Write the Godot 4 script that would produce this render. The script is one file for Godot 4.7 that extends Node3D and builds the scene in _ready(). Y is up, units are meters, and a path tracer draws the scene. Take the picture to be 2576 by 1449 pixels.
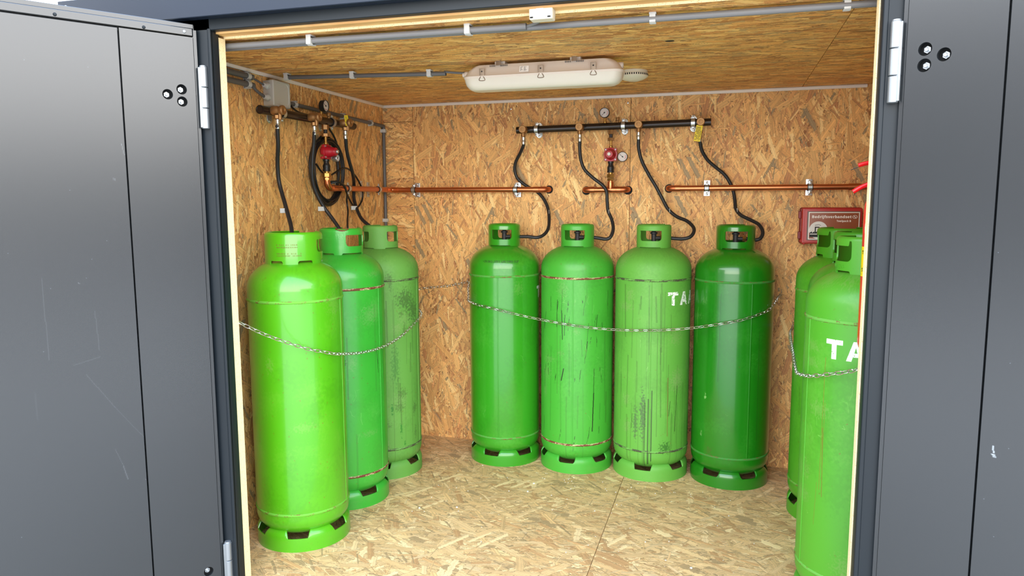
extends Node3D
# A gas-bottle store: an OSB-lined steel container seen through its open double doors.

const CEIL := 1.839
const R := 0.178           # radius of a gas bottle
const RIGHT := 2.45        # inner face of the right wall
const OPEN_L := 0.252      # door opening
const OPEN_R := 2.168
const LINING := 1.647      # inner face of the front lining
const OSB_SPAN := 2.62     # metres covered by one OSB picture

var rng := RandomNumberGenerator.new()
var M := {}
var shared := {}
var taken := {}

# ------------------------------------------------------------------ mesh building
class MB:
	var v := PackedVector3Array()
	var n := PackedVector3Array()
	var uv := PackedVector2Array()
	var ix := PackedInt32Array()

	func vert(p: Vector3, nn: Vector3, t: Vector2) -> int:
		v.append(p); n.append(nn); uv.append(t)
		return v.size() - 1

	# corners run counter-clockwise as seen from the front
	func quad(a: Vector3, b: Vector3, c: Vector3, d: Vector3, ua := Vector2.ZERO, ub := Vector2.RIGHT, uc := Vector2.ONE, ud := Vector2.DOWN) -> void:
		var nn := (c - a).cross(d - b).normalized()
		var k := v.size()
		vert(a, nn, ua); vert(b, nn, ub); vert(c, nn, uc); vert(d, nn, ud)
		ix.append_array(PackedInt32Array([k, k + 2, k + 1, k, k + 3, k + 2]))

	func tri(a: Vector3, b: Vector3, c: Vector3) -> void:
		var nn := (b - a).cross(c - a).normalized()
		var k := v.size()
		vert(a, nn, Vector2.ZERO); vert(b, nn, Vector2.RIGHT); vert(c, nn, Vector2.ONE)
		ix.append_array(PackedInt32Array([k, k + 2, k + 1]))

	func fan(ring: PackedVector3Array, flip: bool) -> void:
		var mid := Vector3.ZERO
		for p in ring: mid += p
		mid /= ring.size()
		for i in ring.size():
			var a := ring[i]
			var b := ring[(i + 1) % ring.size()]
			if a.distance_squared_to(b) < 1e-14: continue
			if flip: tri(mid, b, a)
			else: tri(mid, a, b)

	# P: rings of equal size, each counter-clockwise seen from the end towards which the rings go
	func rings(P: Array, caps := true, crease := 40.0, wrap := false, us := 1.0, vs := PackedFloat32Array()) -> void:
		var L := P.size()
		var N: int = P[0].size()
		var last := L if wrap else L - 1
		var qn := []
		for l in last:
			var lo: PackedVector3Array = P[l]
			var hi: PackedVector3Array = P[(l + 1) % L]
			var row := PackedVector3Array()
			row.resize(N)
			for i in N:
				var j := (i + 1) % N
				var x := (hi[j] - lo[i]).cross(hi[i] - lo[j])
				if x.length_squared() < 1e-24: x = (lo[j] - lo[i]).cross(hi[i] - lo[i])
				row[i] = x.normalized()
			qn.append(row)
		var cc := cos(deg_to_rad(crease))
		for l in last:
			var lo: PackedVector3Array = P[l]
			var hi: PackedVector3Array = P[(l + 1) % L]
			var below: int = l - 1 if l > 0 else (last - 1 if wrap else -1)
			var above: int = l + 1 if l < last - 1 else (0 if wrap else -1)
			var v0 := float(l) / last
			var v1 := float(l + 1) / last
			if vs.size() > 0: v0 = vs[l]; v1 = vs[l + 1]
			var row: PackedVector3Array = qn[l]
			for i in N:
				var f := row[i]
				var j := (i + 1) % N
				if lo[i].distance_squared_to(lo[j]) + hi[i].distance_squared_to(hi[j]) < 1e-16: continue
				var im := (i - 1 + N) % N
				var k := v.size()
				for c in 4:
					var other: int = below if c < 2 else above
					var side: int = im if (c == 0 or c == 3) else j
					var s := f
					if row[side].dot(f) > cc: s += row[side]
					if other >= 0:
						var ro: PackedVector3Array = qn[other]
						if ro[i].dot(f) > cc: s += ro[i]
						if ro[side].dot(f) > cc: s += ro[side]
					var p: Vector3 = [lo[i], lo[j], hi[j], hi[i]][c]
					vert(p, s.normalized(), Vector2(us * (i + (1 if (c == 1 or c == 2) else 0)) / N, v0 if c < 2 else v1))
				ix.append_array(PackedInt32Array([k, k + 2, k + 1, k, k + 3, k + 2]))
		if caps and not wrap:
			fan(P[0], true)
			fan(P[L - 1], false)

	# box whose texture coordinates are metres / span
	func box(lo: Vector3, hi: Vector3, span := 1.0, off := Vector2.ZERO, turn := false) -> void:
		var c := [Vector3(lo.x, lo.y, lo.z), Vector3(hi.x, lo.y, lo.z), Vector3(hi.x, hi.y, lo.z), Vector3(lo.x, hi.y, lo.z), Vector3(lo.x, lo.y, hi.z), Vector3(hi.x, lo.y, hi.z), Vector3(hi.x, hi.y, hi.z), Vector3(lo.x, hi.y, hi.z)]
		for f in [[4, 5, 6, 7, 2], [1, 0, 3, 2, 2], [5, 1, 2, 6, 0], [0, 4, 7, 3, 0], [7, 6, 2, 3, 1], [0, 1, 5, 4, 1]]:
			var t := []
			for k in 4:
				var p: Vector3 = c[f[k]]
				var q := Vector2(p.x, -p.y) if f[4] == 2 else (Vector2(p.z, -p.y) if f[4] == 0 else Vector2(p.x, p.z))
				if turn: q = Vector2(q.y, q.x)
				t.append(q / span + off)
			quad(c[f[0]], c[f[1]], c[f[2]], c[f[3]], t[0], t[1], t[2], t[3])

	func mesh() -> ArrayMesh:
		var a := []
		a.resize(Mesh.ARRAY_MAX)
		a[Mesh.ARRAY_VERTEX] = v
		a[Mesh.ARRAY_NORMAL] = n
		a[Mesh.ARRAY_TEX_UV] = uv
		a[Mesh.ARRAY_INDEX] = ix
		var m := ArrayMesh.new()
		m.add_surface_from_arrays(Mesh.PRIMITIVE_TRIANGLES, a)
		return m

func circle(r: float, y: float, seg: int, from := 0.0) -> PackedVector3Array:
	var p := PackedVector3Array()
	for i in seg:
		var a := from + TAU * i / seg
		p.append(Vector3(sin(a) * r, y, cos(a) * r))
	return p

# profile: [radius, height] from the bottom up
func lathe(profile: Array, seg := 24, crease := 40.0, vspan := 0.0) -> ArrayMesh:
	var mb := MB.new()
	lathe_into(mb, profile, seg, crease, vspan)
	return mb.mesh()

func lathe_into(mb: MB, profile: Array, seg := 24, crease := 40.0, vspan := 0.0) -> void:
	var P := []
	var vs := PackedFloat32Array()
	for q in profile:
		P.append(circle(maxf(q[0], 1e-5), q[1], seg, PI))   # starts at the back: u = 0.5 faces +z
		if vspan > 0.0: vs.append(1.0 - q[1] / vspan)
	mb.rings(P, true, crease, false, 1.0, vs)

# outline of a rounded rectangle, half sizes a (x) and b (z)
func rrect(a: float, b: float, c: float, y: float, k := 5) -> PackedVector3Array:
	var p := PackedVector3Array()
	c = minf(c, minf(a, b) * 0.999)
	for q in [[1, 1, 0.0], [1, -1, 90.0], [-1, -1, 180.0], [-1, 1, 270.0]]:
		for i in k + 1:
			var t := deg_to_rad(q[2] + 90.0 * i / k)
			p.append(Vector3(q[0] * (a - c) + sin(t) * c, y, q[1] * (b - c) + cos(t) * c))
	return p

# levels: [y, half x, half z, corner]
func loft(levels: Array, k := 5, crease := 40.0) -> ArrayMesh:
	var P := []
	for l in levels: P.append(rrect(l[1], l[2], l[3], l[0], k))
	var mb := MB.new()
	mb.rings(P, true, crease)
	return mb.mesh()

# a block w x h x d, centred, with softened edges
func block(w: float, h: float, d: float, e := 0.002, corner := 0.002) -> ArrayMesh:
	return loft([[-h / 2, w / 2 - e, d / 2 - e, maxf(corner - e, 0.0003)], [-h / 2 + e, w / 2, d / 2, corner], [h / 2 - e, w / 2, d / 2, corner], [h / 2, w / 2 - e, d / 2 - e, maxf(corner - e, 0.0003)]], 3, 30.0)

func slab(lo: Vector3, hi: Vector3, span := 1.0, off := Vector2.ZERO, turn := false) -> ArrayMesh:
	var mb := MB.new()
	mb.box(lo, hi, span, off, turn)
	return mb.mesh()

func smooth_path(pts: Array, step: float, closed := false) -> PackedVector3Array:
	var c := Curve3D.new()
	c.bake_interval = step
	var k := pts.size()
	for i in (k + 1 if closed else k):
		var p: Vector3 = pts[i % k]
		var a: Vector3 = pts[(i - 1 + k) % k] if (closed or i > 0) else p
		var b: Vector3 = pts[(i + 1) % k] if (closed or i < k - 1) else p
		var t := (b - a) / 6.0
		c.add_point(p, -t, t)
	return c.get_baked_points()

func tube_into(mb: MB, path: PackedVector3Array, r: float, seg := 10, caps := true) -> void:
	var P := []
	var side := Vector3.ZERO
	for i in path.size():
		var t := (path[mini(i + 1, path.size() - 1)] - path[maxi(i - 1, 0)]).normalized()
		if side == Vector3.ZERO:
			side = t.cross(Vector3.UP if abs(t.y) < 0.9 else Vector3.RIGHT).normalized()
		side = (side - t * side.dot(t)).normalized()
		var up := t.cross(side)
		var ring := PackedVector3Array()
		for k in seg:
			var a := TAU * k / seg
			ring.append(path[i] + (side * cos(a) + up * sin(a)) * r)
		P.append(ring)
	mb.rings(P, caps, 50.0)

func tube(path: PackedVector3Array, r: float, seg := 10) -> ArrayMesh:
	var mb := MB.new()
	tube_into(mb, path, r, seg)
	return mb.mesh()

func rod(a: Vector3, b: Vector3, r: float, seg := 14) -> ArrayMesh:
	return tube(PackedVector3Array([a, b]), r, seg)

func font(weight := 700) -> Font:
	var f := SystemFont.new()
	f.font_names = PackedStringArray(["Droid Sans"])
	f.font_weight = weight
	return f

func text_mesh(s: String, height: float, depth: float, weight := 700) -> TextMesh:
	var t := TextMesh.new()
	t.text = s
	t.font = font(weight)
	t.font_size = 32
	t.pixel_size = height / 23.0
	t.depth = depth
	t.curve_step = 3.0
	return t

# lettering that follows a round wall: profile gives the radius at a height
func bent_text(s: String, height: float, depth: float, phi: float, y: float, radius: Callable, lift := 0.0004) -> ArrayMesh:
	var a := text_mesh(s, height, maxf(depth, 0.0002), 700 if depth > 0.0008 else 400).get_mesh_arrays()
	var src: PackedVector3Array = a[Mesh.ARRAY_VERTEX]
	var nor: PackedVector3Array = a[Mesh.ARRAY_NORMAL]
	for i in src.size():
		var p := src[i]
		var hh := y + p.y
		var r: float = radius.call(hh)
		var ang := deg_to_rad(phi) + p.x / maxf(r, 0.05)
		var out := r + lift + p.z + depth * 0.5
		src[i] = Vector3(sin(ang) * out, hh, cos(ang) * out)
		nor[i] = nor[i].rotated(Vector3.UP, ang)
	a[Mesh.ARRAY_VERTEX] = src
	a[Mesh.ARRAY_NORMAL] = nor
	var m := ArrayMesh.new()
	m.add_surface_from_arrays(Mesh.PRIMITIVE_TRIANGLES, a)
	return m

# ------------------------------------------------------------------ scene tree
func numbered(called: String) -> String:
	var k: int = taken.get(called, 0)
	taken[called] = k + 1
	return called if k == 0 else "%s_%03d" % [called, k]

func thing(called: String, label: String, category: String, at := Vector3.ZERO, group := "", turn := Basis()) -> Node3D:
	var o := Node3D.new()
	o.name = numbered(called)
	add_child(o)
	o.transform = Transform3D(turn, at)
	o.set_meta("label", label)
	o.set_meta("category", category)
	if group != "": o.set_meta("group", group)
	return o

func setting(called: String, label := "") -> Node3D:
	var o := Node3D.new()
	o.name = numbered(called)
	add_child(o)
	o.set_meta("kind", "structure")
	if label != "": o.set_meta("label", label)
	return o

func part(parent: Node, called: String, mesh: Mesh, m: Material, at := Vector3.ZERO, turn := Basis(), label := "") -> MeshInstance3D:
	var o := MeshInstance3D.new()
	o.name = called
	o.mesh = mesh
	o.material_override = m
	o.transform = Transform3D(turn, at)
	parent.add_child(o, true)
	if label != "": o.set_meta("label", label)
	return o

# turns a mesh built along +y so that +y points along d
func along(d: Vector3) -> Basis:
	d = d.normalized()
	if d.y > 0.9999: return Basis()
	if d.y < -0.9999: return Basis(Vector3.RIGHT, PI)
	return Basis(Quaternion(Vector3.UP, d))

# ------------------------------------------------------------------ materials
func mat(c: Color, rough := 0.6, metal := 0.0, tex: Texture2D = null) -> StandardMaterial3D:
	var m := StandardMaterial3D.new()
	m.albedo_color = c
	m.roughness = rough
	m.metallic = metal
	if tex: m.albedo_texture = tex
	return m

func rgb(r: int, g: int, b: int, a := 255) -> Color:
	return Color(r / 255.0, g / 255.0, b / 255.0, a / 255.0)

func tri_mat(m: StandardMaterial3D, scale: Vector3, offset := Vector3.ZERO) -> StandardMaterial3D:
	m.uv1_triplanar = true
	m.uv1_scale = scale
	m.uv1_offset = offset
	return m

func strand_sprites(count: int, palette: Array, spread: float, shrink := 1.0) -> Array:
	var out := []
	for k in count:
		var big := rng.randf() < 0.16
		var len := (rng.randf_range(60, 140) if big else rng.randf_range(16, 95)) * shrink
		var wid := (rng.randf_range(10, 26) if big else rng.randf_range(1.4, 8)) * shrink
		var ang := PI / 2 + clampf(rng.randfn(0.0, spread), -1.5, 1.5)
		var pick: int = rng.randi() % palette.size()
		var base: Color = palette[pick]
		var lift := rng.randf_range(0.92, 1.08)
		var ca := cos(ang)
		var sa := sin(ang)
		var w := int(abs(ca) * len + abs(sa) * wid) + 3
		var h := int(abs(sa) * len + abs(ca) * wid) + 3
		var im := Image.create_empty(w, h, false, Image.FORMAT_RGBA8)
		var grain := PackedFloat32Array()
		for i in 64: grain.append(rng.randf_range(0.87, 1.08))
		var e0 := rng.randf_range(-0.8, 0.8)
		var e1 := rng.randf_range(-0.8, 0.8)
		var bow := rng.randf_range(-0.12, 0.12) * wid
		for y in h:
			for x in w:
				var dx := x - w * 0.5
				var dy := y - h * 0.5
				var s := dx * ca + dy * sa
				var t := -dx * sa + dy * ca + bow * (4.0 * s * s / (len * len) - 0.5)
				var hw := wid * 0.5 * (1.0 + 0.14 * sin(s * 0.21 + k) + 0.08 * sin(s * 0.6 + 2.0 * k))
				if abs(t) > hw: continue
				if s > len * 0.5 + e0 * t - 2.0 * grain[int(t * 3) & 63] * 2.0 or s < -len * 0.5 + e1 * t + 3.0 * grain[int(t * 5) & 63]: continue
				var g := lift * grain[int(floor(t * 1.3)) & 63] * (1.0 + 0.05 * grain[(int(s * 0.15) + int(t)) & 63] - 0.05)
				if hw - t < 0.9: g *= 0.76
				im.set_pixel(x, y, Color(base.r * g, base.g * g, base.b * g, 0.88 * clampf(hw - abs(t) + 0.6, 0.0, 1.0)))
		out.append(im)
	return out

func osb_image(side: int, palette: Array, ground: Color, spread: float, stamps: int, pocks: int) -> Image:
	var im := Image.create_empty(side, side, false, Image.FORMAT_RGBA8)
	im.fill(ground)
	var sprites := strand_sprites(220, palette, spread)
	for k in stamps:
		var s: Image = sprites[rng.randi() % sprites.size()]
		var at := Vector2i(rng.randi() % side, rng.randi() % side)
		var full := Rect2i(Vector2i.ZERO, s.get_size())
		im.blend_rect(s, full, at)
		if at.x + s.get_width() > side: im.blend_rect(s, full, at - Vector2i(side, 0))
		if at.y + s.get_height() > side: im.blend_rect(s, full, at - Vector2i(0, side))
	for k in pocks:   # small dark pits between the strands
		var x := rng.randi() % side
		var y := rng.randi() % side
		var l := rng.randf_range(1.0, 7.0)
		var ang := PI / 2 + rng.randfn(0.0, 0.7)
		var q := Vector2(x, y)
		line(im, q, q + Vector2(cos(ang), sin(ang)) * l, Color(0.22, 0.14, 0.07, rng.randf_range(0.3, 0.8)), 2.0 if l > 5.5 else 1.0)
	return im

func relief(im: Image, scale: float) -> ImageTexture:
	var b: Image = im.duplicate()
	b.bump_map_to_normal_map(scale)
	return ImageTexture.create_from_image(b)

func line(im: Image, a: Vector2, b: Vector2, c: Color, w := 1.0) -> void:
	var upright: bool = absf(b.y - a.y) >= absf(b.x - a.x)
	var steps := int(maxf(absf(b.x - a.x), absf(b.y - a.y))) + 1
	var sx := im.get_width()
	var sy := im.get_height()
	for i in steps + 1:
		var p := a.lerp(b, float(i) / steps)
		for k in int(ceil(w)):
			var x := posmod(int(p.x) + (k if upright else 0), sx)
			var y := clampi(int(p.y) + (0 if upright else k), 0, sy - 1)
			im.set_pixel(x, y, im.get_pixel(x, y).lerp(Color(c.r, c.g, c.b, 1.0), c.a))

# a ragged blot of dirt
func blot(w: int, h: int, c: Color, grain: float) -> Image:
	var im := Image.create_empty(w, h, false, Image.FORMAT_RGBA8)
	var fn := FastNoiseLite.new()
	fn.seed = rng.randi()
	fn.frequency = grain
	for y in h:
		for x in w:
			var d := Vector2((x - w * 0.5) / (w * 0.5), (y - h * 0.5) / (h * 0.5)).length()
			var k := (1.0 - d) * 0.9 + fn.get_noise_2d(x, y) * 0.9 - 0.25
			if k > 0.0: im.set_pixel(x, y, Color(c.r, c.g, c.b, c.a * clampf(k * 3.0, 0.0, 1.0)))
	return im

const LETTERS := {
	"T": [[[0, 0], [1, 0], [1, 0.25], [0.65, 0.25], [0.65, 1], [0.35, 1], [0.35, 0.25], [0, 0.25]]],
	"A": [[[0.36, 0], [0.64, 0], [1, 1], [0.72, 1], [0.645, 0.78], [0.355, 0.78], [0.28, 1], [0, 1]], [[0.5, 0.27], [0.58, 0.57], [0.42, 0.57]]],
	"B": [[[0, 0], [0.7, 0], [0.9, 0.12], [0.9, 0.38], [0.78, 0.48], [0.95, 0.6], [0.95, 0.86], [0.72, 1], [0, 1]], [[0.28, 0.2], [0.6, 0.2], [0.6, 0.4], [0.28, 0.4]], [[0.28, 0.58], [0.64, 0.58], [0.64, 0.8], [0.28, 0.8]]],
	"E": [[[0, 0], [0.9, 0], [0.9, 0.22], [0.28, 0.22], [0.28, 0.38], [0.82, 0.38], [0.82, 0.6], [0.28, 0.6], [0.28, 0.78], [0.9, 0.78], [0.9, 1], [0, 1]]],
	"G": [[[0.25, 0], [0.8, 0], [0.98, 0.15], [0.98, 0.32], [0.7, 0.32], [0.7, 0.22], [0.3, 0.22], [0.28, 0.78], [0.7, 0.78], [0.7, 0.62], [0.5, 0.62], [0.5, 0.45], [0.98, 0.45], [0.98, 0.85], [0.8, 1], [0.25, 1], [0, 0.8], [0, 0.2]]],
	"S": [[[0.2, 0], [0.8, 0], [0.96, 0.15], [0.96, 0.3], [0.7, 0.3], [0.7, 0.2], [0.28, 0.2], [0.28, 0.38], [0.8, 0.38], [0.98, 0.52], [0.98, 0.85], [0.8, 1], [0.2, 1], [0, 0.85], [0, 0.7], [0.26, 0.7], [0.26, 0.8], [0.7, 0.8], [0.7, 0.6], [0.2, 0.6], [0, 0.45], [0, 0.15]]],
}

func stencil(im: Image, s: String, at: Vector2, size: Vector2, gap: float, wear: float) -> void:
	var fn := FastNoiseLite.new()
	fn.seed = rng.randi()
	fn.frequency = 0.09
	for k in s.length():
		var shape: Array = LETTERS[s[k]]
		var polys := []
		for ring in shape:
			var pp := PackedVector2Array()
			for q in ring: pp.append(Vector2(q[0], q[1]) * size)
			polys.append(pp)
		var x0 := at.x + k * (size.x + gap)
		for y in int(size.y):
			for x in int(size.x) + 1:
				var p := Vector2(x + 0.5, y + 0.5)
				if not Geometry2D.is_point_in_polygon(p, polys[0]): continue
				var hole := false
				for h in range(1, polys.size()):
					if Geometry2D.is_point_in_polygon(p, polys[h]): hole = true
				if hole or fn.get_noise_2d(x0 + x, y) > wear: continue
				im.set_pixel(posmod(int(x0) + x, im.get_width()), int(at.y) + y, rgb(236, 240, 234))

const SKIN := 1024       # pixels of a bottle's paint picture, both ways
const SKIN_H := 1.25     # metres it covers upwards

func sx(phi: float) -> float: return (0.5 + phi / 360.0) * SKIN
func sy(h: float) -> float: return (1.0 - h / SKIN_H) * SKIN

# the paint of one bottle; look: {dust, streaks, dark, scuffs, chips, spots}
func skin(c: Color, look: Dictionary, letters: Array) -> Image:
	var im := Image.create_empty(SKIN, SKIN, false, Image.FORMAT_RGBA8)
	im.fill(c)
	var soft := []
	for k in 6: soft.append(blot(rng.randi_range(60, 170), rng.randi_range(60, 200), Color(c.r * 0.8, c.g * 0.82, c.b * 0.8, 0.16), 0.05))
	for k in 6: soft.append(blot(rng.randi_range(60, 170), rng.randi_range(40, 160), Color(lerpf(c.r, 0.75, 0.3), lerpf(c.g, 0.85, 0.35), lerpf(c.b, 0.6, 0.3), 0.18), 0.06))
	for k in 130:
		var s: Image = soft[rng.randi() % soft.size()]
		im.blend_rect(s, Rect2i(Vector2i.ZERO, s.get_size()), Vector2i(rng.randi_range(-80, SKIN), rng.randi_range(-80, SKIN)))
	var dust := []
	for k in 5: dust.append(blot(rng.randi_range(40, 130), rng.randi_range(30, 110), Color(0.62, 0.64, 0.5, 0.22), 0.1))
	for k in int(look.get("dust", 0)):
		var s: Image = dust[rng.randi() % dust.size()]
		im.blend_rect(s, Rect2i(Vector2i.ZERO, s.get_size()), Vector2i(rng.randi_range(-60, SKIN), rng.randi_range(-60, SKIN)))
	var grime := []
	for k in 5: grime.append(blot(rng.randi_range(14, 60), rng.randi_range(20, 90), Color(0.2, 0.3, 0.14, 0.3), 0.09))
	for k in int(look.get("grime", 0)):
		var s: Image = grime[rng.randi() % grime.size()]
		im.blend_rect(s, Rect2i(Vector2i.ZERO, s.get_size()), Vector2i(rng.randi_range(0, SKIN), rng.randi_range(200, SKIN - 80)))
	for k in int(look.get("streaks", 0)):   # runs of dirt
		var x := rng.randf() * SKIN
		var y := rng.randf_range(sy(0.95), sy(0.3))
		var l := rng.randf_range(40, 420)
		line(im, Vector2(x, y), Vector2(x + rng.randf_range(-5, 5), minf(y + l, SKIN - 60)), Color(0.17, 0.26, 0.1, rng.randf_range(0.1, 0.3)), rng.randf_range(1, 7))
	for k in int(look.get("dark", 0)):      # paint scraped down to black
		var x := rng.randf() * SKIN
		var y := rng.randf_range(sy(0.93), sy(0.16))
		var l := rng.randf_range(8, 90)
		var p := Vector2(x, y)
		var lean := rng.randf_range(-0.22, 0.1)
		var wide := rng.randf_range(1.0, 3.0)
		for i in 5:   # a scrape that wavers, thins out and skips
			var q := p + Vector2(lean + rng.randf_range(-0.12, 0.12), 1.0) * l / 5.0
			if rng.randf() < 0.85: line(im, p, q, Color(0.03, 0.05, 0.03, rng.randf_range(0.5, 0.9)), maxf(1.0, wide * (1.0 - abs(i - 1.5) / 4.0)))
			p = q
	for k in int(look.get("scuffs", 0)):    # pale scratches
		var x := rng.randf() * SKIN
		var y := rng.randf_range(sy(0.93), sy(0.16))
		var d := Vector2(rng.randf_range(-14, 14), rng.randf_range(-10, 26))
		var e := d + Vector2(rng.randf_range(-12, 12), rng.randf_range(-6, 30))
		var q := Color(0.8, 0.9, 0.68, rng.randf_range(0.12, 0.4))
		line(im, Vector2(x, y), Vector2(x, y) + d, q, 1)
		line(im, Vector2(x, y) + d, Vector2(x, y) + e, q, 1)
	for k in int(look.get("chips", 0)):     # rust spots
		var x := rng.randi() % SKIN
		var y := rng.randi_range(int(sy(1.2)), SKIN - 6)
		for i in rng.randi_range(1, 7):
			im.set_pixel(posmod(x + rng.randi_range(-2, 2), SKIN), clampi(y + rng.randi_range(-2, 2), 0, SKIN - 1), rgb(132, 70, 28))
	for hs in [0.953, 0.144]:               # weathered paint along the girth welds
		var amount: float = look.get("weld", 0.3)
		for k in int(900 * amount):
			var x := rng.randi() % SKIN
			var y := int(sy(hs)) + int(rng.randfn(0.0, 4.0))
			var q := [rgb(96, 58, 30), rgb(190, 186, 150), rgb(60, 70, 40)]
			im.set_pixel(x, clampi(y, 0, SKIN - 1), q[rng.randi() % 3])
	for a in look.get("stains", []):        # [phi, height, width, tall, colour]
		var s := blot(a[2], a[3], a[4], 0.08)
		im.blend_rect(s, Rect2i(Vector2i.ZERO, s.get_size()), Vector2i(int(sx(a[0])) - int(a[2]) / 2, int(sy(a[1])) - int(a[3]) / 2))
	for a in look.get("lines", []):         # [phi, height, phi, height, colour, width]
		line(im, Vector2(sx(a[0]), sy(a[1])), Vector2(sx(a[2]), sy(a[3])), a[4], a[5])
	for t in letters:                       # [text, phi of its left edge, top height, letter height, wear]
		var lh: float = t[3] / SKIN_H * SKIN
		stencil(im, t[0], Vector2(sx(t[1]), sy(t[2])), Vector2(lh * 0.98, lh), lh * 0.2, t[4])
	return im

func weld_image(c: Color, kind: int) -> Image:
	var im := Image.create_empty(512, 8, false, Image.FORMAT_RGBA8)
	var fn := FastNoiseLite.new()
	fn.seed = rng.randi()
	fn.frequency = 0.035
	for x in 512:
		for y in 8:
			var k := fn.get_noise_2d(x, y * 6) + rng.randf_range(-0.25, 0.25)
			var q := c
			if kind == 0: q = rgb(120, 74, 40) if k > 0.33 else c.lightened(0.12)
			elif kind == 1: q = (rgb(106, 58, 32) if k > -0.12 else rgb(206, 190, 150)) if k > -0.45 else c
			else: q = rgb(66, 72, 48) if k > -0.05 else c.lightened(0.06)
			im.set_pixel(x, y, q)
	return im

# ------------------------------------------------------------------ light and camera
func make_view() -> void:
	var cam := Camera3D.new()
	cam.name = "camera"
	add_child(cam)
	var fwd := Vector3(-0.27877025, -0.11820381, -0.95305562)
	var right := Vector3(0.95991611, -0.0042006, -0.28025597)
	var up := right.cross(fwd)
	cam.transform = Transform3D(Basis(right, up, -fwd).orthonormalized(), Vector3(1.8229, 1.3187, 3.7314))
	cam.fov = rad_to_deg(2.0 * atan(724.5 / 1842.1))
	cam.near = 0.05
	cam.far = 200.0
	cam.current = true

	var env := Environment.new()
	var sky := Sky.new()
	var ps := ProceduralSkyMaterial.new()
	ps.sky_top_color = Color(0.58, 0.68, 0.82)
	ps.sky_horizon_color = Color(1.0, 0.975, 0.93)
	ps.sky_curve = 0.45
	ps.ground_bottom_color = Color(0.62, 0.61, 0.58)
	ps.ground_horizon_color = Color(0.8, 0.8, 0.8)
	ps.sky_energy_multiplier = 1.0
	ps.sun_angle_max = 1.0
	sky.sky_material = ps
	env.background_mode = Environment.BG_SKY
	env.sky = sky
	env.ambient_light_source = Environment.AMBIENT_SOURCE_SKY
	env.tonemap_mode = Environment.TONE_MAPPER_LINEAR
	env.tonemap_exposure = 9.0
	env.sdfgi_enabled = true
	env.ssao_enabled = true
	env.ssil_enabled = true
	var we := WorldEnvironment.new()
	we.name = "environment"
	we.environment = env
	add_child(we)

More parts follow.
